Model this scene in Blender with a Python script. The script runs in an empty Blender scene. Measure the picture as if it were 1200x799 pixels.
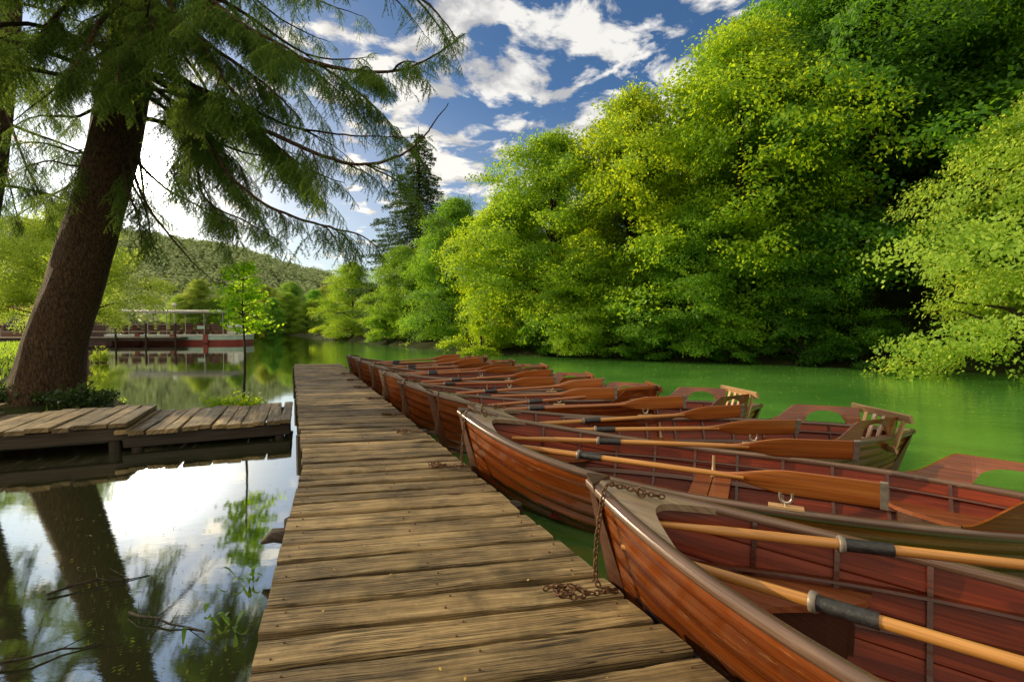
import bpy, math, random
import numpy as np
from mathutils import Vector, Matrix, noise as mnoise

rng = np.random.default_rng(7)
random.seed(7)
SC = bpy.context.scene
COL = SC.collection
WZ = -0.28                       # water level; the dock's deck is z = 0
CAM_H = 1.2
F = 567.0                        # focal length in px of a 1200 px wide frame
PITCH = math.atan(18.5 / F)

def W(px, py, d):
    """a point seen at px,py of the 1200x799 photo, d metres in front of the camera"""
    u, v = (px - 600) / F, (399.5 - py) / F
    c, s = math.cos(PITCH), math.sin(PITCH)
    y, z = c + v * s, v * c - s
    k = d / y
    return np.array((u * k, d, CAM_H + z * k))

# ------------------------------------------------------------------ tagging
def tag(o, label=None, cat=None, group=None, kind=None):
    if label: o['label'] = label
    if cat: o['category'] = cat
    if group: o['group'] = group
    if kind: o['kind'] = kind
    return o

def empty(name, loc=(0, 0, 0), rz=0.0, parent=None):
    o = bpy.data.objects.new(name, None)
    COL.objects.link(o)
    o.location = loc
    o.rotation_euler = (0, 0, rz)
    if parent: o.parent = parent
    return o

def copy_tree(o, parent=None):
    c = o.copy()
    COL.objects.link(c)
    c.parent = parent
    for ch in o.children:
        copy_tree(ch, c)
    return c

def link(name, me, parent=None, mats=()):
    o = bpy.data.objects.new(name, me)
    COL.objects.link(o)
    for m in mats: me.materials.append(m)
    if parent: o.parent = parent
    return o

# ------------------------------------------------------------------ mesh builders
def np_mesh(name, V, Fc, rnd=None, uv=None):
    V = np.asarray(V, np.float32); Fc = np.asarray(Fc, np.int32)
    k = Fc.shape[1]; n = len(Fc)
    me = bpy.data.meshes.new(name)
    me.vertices.add(len(V)); me.vertices.foreach_set('co', V.ravel())
    me.loops.add(n * k); me.loops.foreach_set('vertex_index', Fc.ravel())
    me.polygons.add(n)
    me.polygons.foreach_set('loop_start', np.arange(0, n * k, k, dtype=np.int32))
    if rnd is not None:
        a = me.attributes.new('rnd', 'FLOAT', 'FACE')
        a.data.foreach_set('value', np.asarray(rnd, np.float32))
    me.update(calc_edges=True)
    return me

class MB:
    def __init__(s):
        s.v = []; s.f = []; s.uv = []; s.r = []; s.sm = []
    def add(s, V, Fs, UV=None, rnd=0.5, smooth=False):
        b = len(s.v)
        s.v += [tuple(p) for p in V]
        for i, f in enumerate(Fs):
            s.f.append(tuple(j + b for j in f))
            if UV is None:
                s.uv.append([(V[j][0] + V[j][2] * .3, V[j][1] + V[j][2]) for j in f])
            else:
                s.uv.append([UV[j] for j in f])
            s.r.append(rnd); s.sm.append(smooth)
    def grid(s, P, UV=None, rnd=.5, smooth=True, flip=False, closed=False):
        n, m = len(P), len(P[0])
        V = [p for row in P for p in row]
        Fs = []
        for i in range(n - 1):
            for j in range(m if closed else m - 1):
                a, b = i * m + j, i * m + (j + 1) % m
                q = (a, b, b + m, a + m)
                Fs.append(q[::-1] if flip else q)
        U = None if UV is None else [u for row in UV for u in row]
        s.add(V, Fs, U, rnd, smooth)
    def obox(s, c, ax, ay, az, rnd=.5, bev=0.0):
        """box with half-axes ax ay az (vectors); small chamfer along the long edges"""
        c, ax, ay, az = (np.array(q, float) for q in (c, ax, ay, az))
        ly, lz = np.linalg.norm(ay), np.linalg.norm(az)
        if bev <= 0:
            bev = min(ly, lz) * .18
        fy, fz = 1 - bev / ly, 1 - bev / lz
        ring = [(-fy, -1), (fy, -1), (1, -fz), (1, fz), (fy, 1), (-fy, 1), (-1, fz), (-1, -fz)]
        L = np.linalg.norm(ax)
        V = []; UV = []
        for sx in (-1, 1):
            for a, b in ring:
                V.append(c + ax * sx + ay * a + az * b)
                UV.append((sx * L + rnd * 7, a * ly + b * lz + rnd * 13))
        Fs = [(i, (i + 1) % 8, 8 + (i + 1) % 8, 8 + i) for i in range(8)]
        Fs += [tuple(range(7, -1, -1)), tuple(range(8, 16))]
        s.add(V, Fs, UV, rnd, False)
    def box(s, x0, x1, y0, y1, z0, z1, rnd=.5):
        s.obox(((x0 + x1) / 2, (y0 + y1) / 2, (z0 + z1) / 2), ((x1 - x0) / 2, 0, 0), (0, (y1 - y0) / 2, 0), (0, 0, (z1 - z0) / 2), rnd)
    def tube(s, pts, rad, n=8, rnd=.5, cap=True, jag=None):
        pts = [Vector(p) for p in pts]
        if not hasattr(rad, '__len__'): rad = [rad] * len(pts)
        P = []; UV = []
        up = None; acc = 0
        for i, p in enumerate(pts):
            t = (pts[min(i + 1, len(pts) - 1)] - pts[max(i - 1, 0)]).normalized()
            if up is None:
                up = Vector((0, 0, 1)) if abs(t.z) < .9 else Vector((1, 0, 0))
            a = (up - t * up.dot(t)).normalized(); up = a
            b = t.cross(a)
            if i: acc += (p - pts[i - 1]).length
            row = []; ur = []
            for k in range(n):
                th = 2 * math.pi * k / n
                r = rad[i] * (1 if jag is None else jag(i, k))
                row.append(tuple(p + a * (r * math.cos(th)) + b * (r * math.sin(th))))
                ur.append((acc, th * max(rad[i], .01)))
            P.append(row); UV.append(ur)
        s.grid(P, UV, rnd, True, closed=True)
        if cap:
            m = len(pts)
            s.add(P[0], [tuple(range(n - 1, -1, -1))], UV[0], rnd)
            s.add(P[-1], [tuple(range(n))], UV[-1], rnd)
    def build(s, name, mats, parent=None):
        me = bpy.data.meshes.new(name)
        me.from_pydata(s.v, [], s.f)
        uvl = me.uv_layers.new(name='UVMap')
        flat = np.array([c for f in s.uv for p in f for c in p], np.float32)
        uvl.data.foreach_set('uv', flat)
        a = me.attributes.new('rnd', 'FLOAT', 'FACE')
        a.data.foreach_set('value', np.array(s.r, np.float32))
        me.polygons.foreach_set('use_smooth', np.array(s.sm, bool))
        me.update()
        if not isinstance(mats, (list, tuple)): mats = [mats]
        return link(name, me, parent, mats)

# ------------------------------------------------------------------ materials
class NT:
    def __init__(s, m):
        m.use_nodes = True
        s.t = m.node_tree; s.t.nodes.clear()
    def n(s, typ, ins=None, **kw):
        nd = s.t.nodes.new(typ)
        for k, v in kw.items(): setattr(nd, k, v)
        for k, v in (ins or {}).items():
            if isinstance(v, bpy.types.NodeSocket): s.t.links.new(v, nd.inputs[k])
            else: nd.inputs[k].default_value = v
        return nd
    def ramp(s, fac, stops, interp='LINEAR'):
        nd = s.t.nodes.new('ShaderNodeValToRGB')
        cr = nd.color_ramp; cr.interpolation = interp
        while len(cr.elements) < len(stops): cr.elements.new(.5)
        for e, (p, c) in zip(cr.elements, stops):
            e.position = p; e.color = (*c, 1) if len(c) == 3 else c
        s.t.links.new(fac, nd.inputs[0])
        return nd.outputs[0]
    def mix(s, fac, a, b, mode='MIX'):
        nd = s.t.nodes.new('ShaderNodeMix'); nd.data_type = 'RGBA'; nd.blend_type = mode
        for i, v in ((0, fac), (6, a), (7, b)):
            if isinstance(v, bpy.types.NodeSocket): s.t.links.new(v, nd.inputs[i])
            else: nd.inputs[i].default_value = v if i == 0 else ((*v, 1) if len(v) == 3 else v)
        return nd.outputs[2]
    def math(s, op, a, b=0.0, c=0.0, clamp=False):
        nd = s.t.nodes.new('ShaderNodeMath'); nd.operation = op; nd.use_clamp = clamp
        for i, v in enumerate((a, b, c)):
            if isinstance(v, bpy.types.NodeSocket): s.t.links.new(v, nd.inputs[i])
            else: nd.inputs[i].default_value = v
        return nd.outputs[0]
    def rng(s, v, a, b, c=0.0, d=1.0):
        return s.n('ShaderNodeMapRange', {0: v, 1: a, 2: b, 3: c, 4: d}).outputs[0]
    def noise(s, vec, scale, detail=4.0, rough=.55, dist=0.0):
        return s.n('ShaderNodeTexNoise', {'Vector': vec, 'Scale': scale, 'Detail': detail, 'Roughness': rough, 'Distortion': dist}).outputs[0]
    def mapping(s, vec, scale=(1, 1, 1), loc=(0, 0, 0)):
        return s.n('ShaderNodeMapping', {'Vector': vec, 'Scale': scale, 'Location': loc}).outputs[0]
    def out(s, sh):
        o = s.t.nodes.new('ShaderNodeOutputMaterial'); s.t.links.new(sh, o.inputs[0])

def M(name): return bpy.data.materials.new(name)

def wood(name, dark, mid, light, rough=.35, coat=0.0, gscale=(1.6, 26), wear=0.0, wearcol=(.35, .22, .12), bump=.25, spec=.5, rndamt=.35, emul=None):
    m = M(name); t = NT(m)
    uv = t.n('ShaderNodeUVMap', uv_map='UVMap').outputs[0]
    rnd = t.n('ShaderNodeAttribute', attribute_name='rnd').outputs[2]
    off = t.n('ShaderNodeCombineXYZ', {0: t.math('MULTIPLY', rnd, 31.0), 1: t.math('MULTIPLY', rnd, 17.0), 2: rnd}).outputs[0]
    v = t.n('ShaderNodeVectorMath', {0: uv, 1: off}, operation='ADD').outputs[0]
    g = t.noise(t.mapping(v, (gscale[0], gscale[1], 1)), 1.0, 6.0, .62, .35)
    g2 = t.noise(t.mapping(v, (gscale[0] * 2.2, gscale[1] * 4.5, 1)), 1.0, 4.0, .6)
    big = t.noise(t.mapping(v, (1.3, 2.2, 1)), 1.0, 3.0, .6)
    c = t.ramp(g, [(.25, dark), (.5, mid), (.78, light)])
    c = t.mix(t.rng(g2, .42, .62, 0, .55), c, tuple(x * .45 for x in dark))
    c = t.mix(t.rng(big, .3, .75, 0, .5), c, tuple(x * .55 for x in mid))
    vv = t.math('MULTIPLY', t.rng(rnd, 0, 1, 1 - rndamt, 1 + rndamt), t.rng(t.n('ShaderNodeObjectInfo').outputs['Random'], 0, 1, .82, 1.15))
    c = t.n('ShaderNodeVectorMath', {0: c, 3: vv}, operation='SCALE').outputs[0]
    rgh = t.rng(g2, .3, .7, rough * .75, min(1, rough * 1.35))
    if wear > 0:
        w = t.noise(t.mapping(v, (9, 60, 1)), 1.0, 5.0, .7)
        w2 = t.noise(t.mapping(v, (2.5, 5, 1)), 1.0, 2.0, .5)
        wf = t.math('MULTIPLY', t.rng(w, .60, .72, 0, wear), t.rng(w2, .42, .62, 0, 1))
        c = t.mix(wf, c, wearcol)
        rgh = t.math('ADD', rgh, t.math('MULTIPLY', wf, .4))
    hgt = t.math('ADD', g, t.math('MULTIPLY', g2, .6))
    if emul:
        ob = t.n('ShaderNodeTexCoord').outputs['Object']
        st = t.noise(ob, 1.7, 6.0, .68); st2 = t.noise(ob, 9.0, 5.0, .7)
        c = t.mix(t.rng(t.math('ADD', st, t.math('MULTIPLY', st2, .35)), .62, .84, 0, .72), c, (.045, .030, .014))
        c = t.mix(t.rng(st, .28, .44, .35, 0), c, (.62, .46, .24))
        ck = t.noise(t.mapping(v, (1.4, 75, 1)), 1.0, 3.0, .55, .5)
        ckf = t.rng(t.math('ABSOLUTE', t.math('SUBTRACT', ck, .5)), .0, .034, 1, 0)
        ckf = t.math('MULTIPLY', ckf, t.rng(t.noise(t.mapping(v, (2.1, 6, 1)), 1.0, 2.0, .5), .42, .56))
        c = t.mix(t.math('MULTIPLY', ckf, .92), c, (.014, .008, .004))
        hgt = t.math('SUBTRACT', hgt, t.math('MULTIPLY', ckf, .9))
        # knots
        kn_ = t.n('ShaderNodeTexVoronoi', {'Vector': t.mapping(v, (1.5, 5.5, 1)), 'Scale': 1.0}).outputs[0]
        kf = t.rng(kn_, .05, .11, .8, 0)
        c = t.mix(kf, c, (.05, .028, .012))
    bp = t.n('ShaderNodeBump', {'Height': hgt, 'Strength': bump, 'Distance': .012}).outputs[0]
    p = t.n('ShaderNodeBsdfPrincipled', {'Base Color': c, 'Roughness': rgh, 'Normal': bp, 'Coat Weight': coat, 'Coat Roughness': .12, 'Specular IOR Level': spec})
    t.out(p.outputs[0])
    return m

def plain(name, col, rough=.5, metal=0.0, var=.25, scale=8.0, bump=0.0):
    m = M(name); t = NT(m)
    ob = t.n('ShaderNodeTexCoord').outputs['Object']
    a = t.noise(ob, scale, 5.0, .6)
    c = t.mix(t.rng(a, .3, .7, 0, 1), tuple(x * (1 - var) for x in col), tuple(min(1, x * (1 + var)) for x in col))
    ins = {'Base Color': c, 'Roughness': rough, 'Metallic': metal}
    if bump: ins['Normal'] = t.n('ShaderNodeBump', {'Height': a, 'Strength': bump, 'Distance': .02}).outputs[0]
    t.out(t.n('ShaderNodeBsdfPrincipled', ins).outputs[0])
    return m

def leafmat(name, dark, light, trans, tw=.45, rough=.55, spec=.3, haze=None):
    m = M(name); t = NT(m)
    rnd = t.n('ShaderNodeAttribute', attribute_name='rnd').outputs[2]
    oc = t.n('ShaderNodeObjectInfo').outputs['Color']
    c = t.ramp(rnd, [(0, dark), (1, light)])
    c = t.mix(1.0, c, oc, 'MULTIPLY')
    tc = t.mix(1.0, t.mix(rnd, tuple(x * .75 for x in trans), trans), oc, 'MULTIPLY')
    p = t.n('ShaderNodeBsdfPrincipled', {'Base Color': c, 'Roughness': rough, 'Specular IOR Level': spec})
    tr = t.n('ShaderNodeBsdfTranslucent', {'Color': tc})
    sh = t.n('ShaderNodeMixShader', {0: tw, 1: p.outputs[0], 2: tr.outputs[0]}).outputs[0]
    t.out(sh)
    return m

M_DOCK = wood('dock_wood', (.085, .052, .020), (.41, .285, .128), (.72, .55, .29), .60, 0, (1.2, 34), wear=.6, wearcol=(.52, .40, .22), bump=1.0, spec=.4, rndamt=.40, emul=True)
M_DOCKDARK = wood('dock_beam_wood', (.018, .012, .008), (.042, .029, .018), (.07, .05, .032), .85, 0, (1, 20), bump=.5)  # beam wood darkened to paint in the backlit shade below the decks
M_HULL = wood('varnished_hull', (.085, .018, .004), (.23, .052, .009), (.43, .13, .024), .22, .6, (1.0, 22), wear=.75, wearcol=(.46, .24, .10), bump=.16)
M_STEM = wood('dark_stem_wood', (.05, .018, .010), (.095, .032, .014), (.13, .05, .02), .42, .2, (1, 18), wear=.3, bump=.12)
M_INNER = wood('red_inner_wood', (.070, .008, .002), (.195, .022, .004), (.34, .055, .009), .34, .06, (1.0, 20), wear=.15, bump=.12, spec=.25)
M_GUN = wood('worn_gunwale_wood', (.10, .050, .034), (.20, .115, .080), (.36, .23, .16), .26, .55, (1.4, 45), wear=.6, wearcol=(.5, .38, .26), bump=.2)
M_DECK = wood('greyed_foredeck_wood', (.20, .14, .09), (.32, .24, .16), (.42, .33, .22), .42, .2, (1.2, 24), wear=.5, wearcol=(.5, .42, .32), bump=.2)
M_RIB = wood('rib_wood', (.045, .008, .003), (.10, .020, .006), (.17, .045, .014), .24, .35, (2, 20), bump=.1)
M_SEAT = wood('seat_wood', (.13, .034, .012), (.25, .075, .026), (.36, .13, .05), .36, .12, (1.2, 24), wear=.4, bump=.15)
M_RAIL = wood('glint_backrest_wood', (.34, .19, .09), (.52, .32, .16), (.66, .44, .24), .45, .1, (1.2, 24), wear=.4, wearcol=(.6, .48, .32), bump=.15)  # paler tone paints sun glint onto the backrests
M_OAR = wood('golden_oar_wood', (.36, .13, .022), (.56, .25, .055), (.66, .35, .10), .34, .3, (.8, 34), wear=.25, bump=.1, rndamt=.2)
M_BLADE = wood('orange_blade_wood', (.22, .050, .012), (.43, .125, .026), (.60, .25, .06), .26, .45, (.55, 22), wear=.2, bump=.1, rndamt=.2)
M_BLACK = plain('black_leather', (.022, .022, .024), .45, 0, .5, 40, .3)
M_BAND = plain('tip_band_metal', (.22, .19, .16), .5, .3, .3, 30)
M_METAL = plain('worn_steel', (.55, .50, .42), .32, .9, .25, 40)
M_RUST = plain('rusty_iron', (.13, .065, .032), .65, .45, .6, 90, .4)

def bark(name, dark, mid, light, sc=1.0):
    m = M(name); t = NT(m)
    ob = t.n('ShaderNodeTexCoord').outputs['Object']
    v = t.mapping(ob, (9 * sc, 9 * sc, 2.6 * sc))
    vo = t.n('ShaderNodeTexVoronoi', {'Vector': t.n('ShaderNodeVectorMath', {0: v, 1: t.n('ShaderNodeTexNoise', {'Vector': v, 'Scale': .9, 'Detail': 4.0}).outputs[1]}, operation='ADD').outputs[0], 'Scale': 1.6}, feature='DISTANCE_TO_EDGE').outputs[0]
    n1 = t.noise(v, 2.5, 8.0, .7)
    h = t.math('ADD', t.math('MINIMUM', t.math('MULTIPLY', vo, 2.2), .22), t.math('MULTIPLY', n1, .95))
    c = t.ramp(h, [(.35, dark), (.65, mid), (1.0, light)])
    bp = t.n('ShaderNodeBump', {'Height': h, 'Strength': 1.0, 'Distance': .09}).outputs[0]
    t.out(t.n('ShaderNodeBsdfPrincipled', {'Base Color': c, 'Roughness': .85, 'Normal': bp, 'Specular IOR Level': .2}).outputs[0])
    return m
M_BARK = bark('spruce_bark', (.018, .011, .006), (.10, .062, .034), (.24, .16, .09), 1.6)
M_TRUNK = bark('broadleaf_bark', (.02, .016, .011), (.05, .042, .03), (.09, .075, .055), .7)

M_NEEDLE = leafmat('spruce_needles', (.018, .048, .008), (.095, .19, .026), (.36, .54, .07), .46)
M_NEEDLEF = leafmat('far_spruce_needles', (.022, .06, .018), (.08, .15, .035), (.16, .27, .05), .3)
M_LEAF = leafmat('broad_leaves', (.030, .105, .012), (.19, .37, .028), (.58, .84, .045), .5)
M_LEAFP = leafmat('pale_leaves', (.11, .20, .03), (.34, .46, .08), (.80, .92, .14), .55)
M_IVY = leafmat('ivy_leaves', (.012, .035, .006), (.05, .10, .02), (.12, .22, .03), .25)
M_FARWOOD = leafmat('far_wood_leaves', (.34, .44, .20), (.46, .54, .25), (.5, .6, .22), .3)  # aerial haze is baked into these pale leaf colours

def ground_mat():
    m = M('forest_floor'); t = NT(m)
    ob = t.n('ShaderNodeTexCoord').outputs['Object']
    a = t.noise(ob, .6, 8.0, .65); b = t.noise(ob, 5.0, 6.0, .7)
    c = t.mix(t.rng(a, .4, .6), (.020, .026, .010), (.045, .060, .018))
    c = t.mix(t.rng(b, .45, .7, 0, .7), c, (.035, .026, .016))
    bp = t.n('ShaderNodeBump', {'Height': b, 'Strength': .8, 'Distance': .15}).outputs[0]
    t.out(t.n('ShaderNodeBsdfPrincipled', {'Base Color': c, 'Roughness': .95, 'Normal': bp, 'Specular IOR Level': .1}).outputs[0])
    return m
M_GROUND = ground_mat()
M_HILL = plain('hill_soil', (.06, .085, .045), .95, 0, .3, .08)

def water_mat():
    m = M('lake_water'); t = NT(m)
    geo = t.n('ShaderNodeNewGeometry')
    pos = geo.outputs['Position']
    sx = t.n('ShaderNodeSeparateXYZ', {0: pos})
    x, y = sx.outputs[0], sx.outputs[1]
    # emerald shallows east of the dock line, dark brown-green backwater west of it
    edge = t.math('ADD', x, t.math('MULTIPLY', y, .455))
    k = t.rng(edge, .25, 3.2)
    far = t.rng(y, 16, 48)
    big = t.noise(pos, .35, 4.0, .6)
    emer = t.mix(t.rng(big, .3, .7), (.065, .225, .034), (.135, .37, .062))
    olive = (.030, .036, .016)
    c = t.mix(k, olive, emer)
    c = t.mix(t.math('MULTIPLY', far, .8), c, (.05, .075, .03))
    # specks of pollen floating on the still backwater
    pol = t.noise(pos, 26.0, 3.0, .7)
    polb = t.noise(t.mapping(pos, (1.2, .5, 1)), .8, 4.0, .6)
    pf = t.math('MULTIPLY', t.rng(pol, .66, .71), t.rng(polb, .42, .60))
    pf = t.math('MULTIPLY', pf, .55)
    c = t.mix(pf, c, (.50, .46, .28))
    n1 = t.noise(t.mapping(pos, (1, 2.2, 1)), 1.6, 3.0, .5)
    n2 = t.noise(t.mapping(pos, (1, 2.6, 1)), 6.0, 5.0, .62)
    amp = t.rng(k, 0, 1, .030, .34)
    h = t.math('MULTIPLY', t.math('ADD', n1, t.math('MULTIPLY', n2, .40)), amp)
    bp = t.n('ShaderNodeBump', {'Height': h, 'Strength': .22, 'Distance': .10}).outputs[0]
    dif = t.n('ShaderNodeBsdfDiffuse', {'Color': c})
    gl = t.n('ShaderNodeBsdfGlossy', {'Color': (.95, .97, .93, 1), 'Roughness': .025, 'Normal': bp})
    fr = t.n('ShaderNodeFresnel', {'IOR': 2.2, 'Normal': bp}).outputs[0]
    fw = t.math('ADD', t.math('MULTIPLY', fr, 1.0), t.math('MULTIPLY', t.math('SUBTRACT', 1.0, k), .38), clamp=True)
    fw = t.math('MULTIPLY', fw, t.math('SUBTRACT', 1.0, pf))
    sh = t.n('ShaderNodeMixShader', {0: fw, 1: dif.outputs[0], 2: gl.outputs[0]}).outputs[0]
    t.out(sh)
    return m
M_WATER = water_mat()

# ------------------------------------------------------------------ camera, sun, sky
cam = bpy.data.cameras.new('camera'); camo = bpy.data.objects.new('camera', cam); COL.objects.link(camo)
cam.sensor_width = 36; cam.lens = F / 1200 * 36; cam.clip_start = .02; cam.clip_end = 3000
camo.location = (0, 0, CAM_H); camo.rotation_euler = (math.pi / 2 - PITCH, 0, 0)
SC.camera = camo

SUN_AZ, SUN_EL = math.radians(-69), math.radians(15)
sd = Vector((math.sin(SUN_AZ) * math.cos(SUN_EL), math.cos(SUN_AZ) * math.cos(SUN_EL), math.sin(SUN_EL)))
gd = Vector((math.sin(math.radians(-36.6)) * math.cos(math.radians(13.4)), math.cos(math.radians(-36.6)) * math.cos(math.radians(13.4)), math.sin(math.radians(13.4))))
sl = bpy.data.lights.new('sun', 'SUN'); slo = bpy.data.objects.new('sun', sl); COL.objects.link(slo)
sl.energy = 5.0; sl.angle = math.radians(.6); sl.color = (1, .80, .48)
slo.rotation_euler = sd.to_track_quat('Z', 'Y').to_euler()
slo.location = sd * 60

def make_world():
    w = bpy.data.worlds.new('World'); SC.world = w
    t = NT(w)
    sky = t.n('ShaderNodeTexSky', sky_type='NISHITA', sun_disc=False, sun_elevation=SUN_EL, sun_rotation=SUN_AZ, altitude=300, air_density=1.0, dust_density=1.6, ozone_density=2.5)
    d = t.n('ShaderNodeTexCoord').outputs['Generated']
    s = t.n('ShaderNodeSeparateXYZ', {0: d})
    zz = t.math('ADD', t.math('MAXIMUM', s.outputs[2], 0.0), .16)
    pv = t.n('ShaderNodeCombineXYZ', {0: t.math('DIVIDE', s.outputs[0], zz), 1: t.math('DIVIDE', s.outputs[1], zz), 2: 0.0}).outputs[0]
    pv = t.mapping(pv, (1, 1, 1), (3.1, 1.7, 0))
    n1 = t.noise(pv, 5.2, 10.0, .58, .3)
    n2 = t.noise(t.mapping(pv, (1, 1, 1), (.06, -.05, .12)), 5.2, 6.0, .5, .3)     # the same clouds a step away: their shaded side
    fine = t.noise(pv, 7.0, 6.0, .6)
    # a bank of cumulus in front of the camera
    bank = t.n('ShaderNodeVectorMath', {0: d, 1: Vector((.10, .84, .54)).normalized()}, operation='DOT_PRODUCT').outputs[1]
    bk = t.math('ADD', t.rng(bank, .82, .985, -.09, .06), t.math('MULTIPLY', t.math('SUBTRACT', t.noise(pv, 1.5, 2.0, .5), .5), .30))
    cov = t.math('ADD', t.math('ADD', n1, bk), t.math('MULTIPLY', t.math('SUBTRACT', fine, .5), .16))
    cl = t.rng(cov, .505, .585)
    cl = t.math('MULTIPLY', cl, t.rng(s.outputs[2], .03, .2))
    # unseen bright cream cloud, added behind the camera and overhead for fill light
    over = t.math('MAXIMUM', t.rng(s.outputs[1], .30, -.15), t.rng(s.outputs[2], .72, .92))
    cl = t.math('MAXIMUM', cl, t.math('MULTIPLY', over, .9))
    shade = t.rng(t.math('SUBTRACT', n1, n2), -.07, .08)
    ccol = t.mix(shade, (5.4, 5.4, 5.5), (10.0, 9.7, 9.1))
    skyc = t.mix(1.0, sky.outputs[0], (.82, 1.12, 1.40), 'MULTIPLY')
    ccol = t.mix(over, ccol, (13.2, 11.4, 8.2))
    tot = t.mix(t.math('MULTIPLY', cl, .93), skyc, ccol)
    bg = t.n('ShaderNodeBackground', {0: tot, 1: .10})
    # the blazing air around the sun
    dt = t.n('ShaderNodeVectorMath', {0: d, 1: gd}, operation='DOT_PRODUCT').outputs[1]
    dt = t.math('MAXIMUM', dt, 0.0)
    g = t.math('MULTIPLY', t.rng(dt, .99970, .99985), 45.0)
    g = t.math('ADD', g, t.math('MULTIPLY', t.math('POWER', dt, 900.0), 8.0))
    g = t.math('ADD', g, t.math('MULTIPLY', t.math('POWER', dt, 160.0), 1.8))
    g = t.math('ADD', g, t.math('MULTIPLY', t.math('POWER', dt, 18.0), .36))
    low = t.rng(s.outputs[2], 0.0, .42, 1.0, 0.0)
    g = t.math('ADD', g, t.math('MULTIPLY', t.math('MULTIPLY', t.math('POWER', dt, 4.0), low), .50))
    gc = t.mix(t.rng(dt, .990, .9995), (1.0, .76, .40), (1.0, .95, .84))
    bg2 = t.n('ShaderNodeBackground', {0: gc, 1: g})
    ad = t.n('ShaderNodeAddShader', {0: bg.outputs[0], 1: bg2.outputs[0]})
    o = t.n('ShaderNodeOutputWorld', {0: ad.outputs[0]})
make_world()
SC.view_settings.view_transform = 'Standard'
SC.view_settings.look = 'None'
SC.view_settings.exposure = 0
SC.cycles.use_denoising = True
SC.cycles.max_bounces = 5
SC.cycles.diffuse_bounces = 2
SC.cycles.glossy_bounces = 2
SC.cycles.transmission_bounces = 3
SC.cycles.sample_clamp_indirect = 6
SC.cycles.caustics_reflective = False

# ------------------------------------------------------------------ the ground and the lake
RB = [(90, -20), (48, 0), (30, 6.0), (21, 10.4), (15.2, 14.4), (9.7, 18.1), (4, 21.4), (-1.3, 24.9), (-7, 32), (-12, 40), (-16, 46), (-21, 52), (-27, 62), (-36, 76)]
LB = [(-60, 86), (-66, 72), (-56, 56), (-46, 45), (-34, 35), (-26, 27), (-20, 21.5), (-15, 16.8), (-11, 12.6), (-8.9, 10.2), (-7.2, 9.3), (-6.7, 8.3), (-8, 7.0), (-11, 5.0), (-14, 0), (-16, -20)]
LAKE = np.array(RB + LB + [(90, -20)][:0], float)
def lake_sd(X, Y):
    P = np.stack([X, Y], -1)
    n = len(LAKE); best = np.full(X.shape, 1e9); bi = np.zeros(X.shape, int); ins = np.zeros(X.shape, bool)
    for i in range(n):
        a, b = LAKE[i], LAKE[(i + 1) % n]
        ab = b - a
        tt = np.clip(((P - a) @ ab) / (ab @ ab), 0, 1)
        dd = np.hypot(*np.moveaxis(P - a - tt[..., None] * ab, -1, 0))
        m = dd < best; best = np.where(m, dd, best); bi = np.where(m, i, bi)
        c = ((a[1] > Y) != (b[1] > Y))
        with np.errstate(divide='ignore', invalid='ignore'):
            xi = (b[0] - a[0]) * (Y - a[1]) / (b[1] - a[1] + 1e-12) + a[0]
        ins ^= c & (X < xi)
    return np.where(ins, -best, best), bi
def ground_h(X, Y):
    X = np.asarray(X, float); Y = np.asarray(Y, float)
    s, bi = lake_sd(X, Y)
    right = (bi < len(RB) - 2)
    out = np.maximum(s, 0)
    hr = .35 * np.minimum(out, 1) + (.12 + .38 * np.clip((X - 2) / 12, 0, 1)) * np.clip(out - 1, 0, 26) + .08 * np.clip(out - 27, 0, 80)
    hl = .30 * np.minimum(out / .9, 1) + .012 * np.clip(out - 1, 0, 60)
    wob = .18 * np.sin(X * .9 + 1.3) * np.sin(Y * .7) * np.minimum(out / 3, 1)
    h = np.where(right, hr + wob, hl + .15 * wob)
    return WZ + np.where(s < 0, np.maximum(s * .6, -1.6), h)
def make_ground():
    n = 260
    u = np.linspace(-1, 1, n)
    ax = np.sinh(u * 4.2) / np.sinh(4.2) * 900
    gx, gy = np.meshgrid(ax - 3, ax + 14, indexing='ij')
    gz = ground_h(gx, gy)
    V = np.stack([gx, gy, gz], -1).reshape(-1, 3)
    i = np.arange(n * n).reshape(n, n)
    Fc = np.stack([i[:-1, :-1], i[1:, :-1], i[1:, 1:], i[:-1, 1:]], -1).reshape(-1, 4)
    me = np_mesh('ground', V, Fc)
    me.polygons.foreach_set('use_smooth', np.ones(len(Fc), bool))
    tag(link('ground', me, None, [M_GROUND]), kind='structure')
    mb = MB()
    mb.add([(-140, -60, WZ), (140, -60, WZ), (140, 140, WZ), (-140, 140, WZ)], [(0, 1, 2, 3)])
    tag(mb.build('water', M_WATER), kind='structure')
make_ground()

# ------------------------------------------------------------------ leaves
def quads_from(P, N, size, asp=.62, roll=None):
    """diamond leaves at P with normals N"""
    n = len(P)
    N = N / (np.linalg.norm(N, axis=1, keepdims=True) + 1e-9)
    r = rng.normal(size=(n, 3))
    if roll is not None: r = r * .5 + roll
    A = np.cross(N, r); A /= (np.linalg.norm(A, axis=1, keepdims=True) + 1e-9)
    B = np.cross(N, A)
    s = (size * np.ones(n))[:, None]
    V = np.stack([P - A * s * .5, P + B * s * asp * .5 + N * s * .08, P + A * s * .5, P - B * s * asp * .5 + N * s * .08], 1)
    return V.reshape(-1, 3), np.arange(n * 4).reshape(-1, 4)

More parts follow.
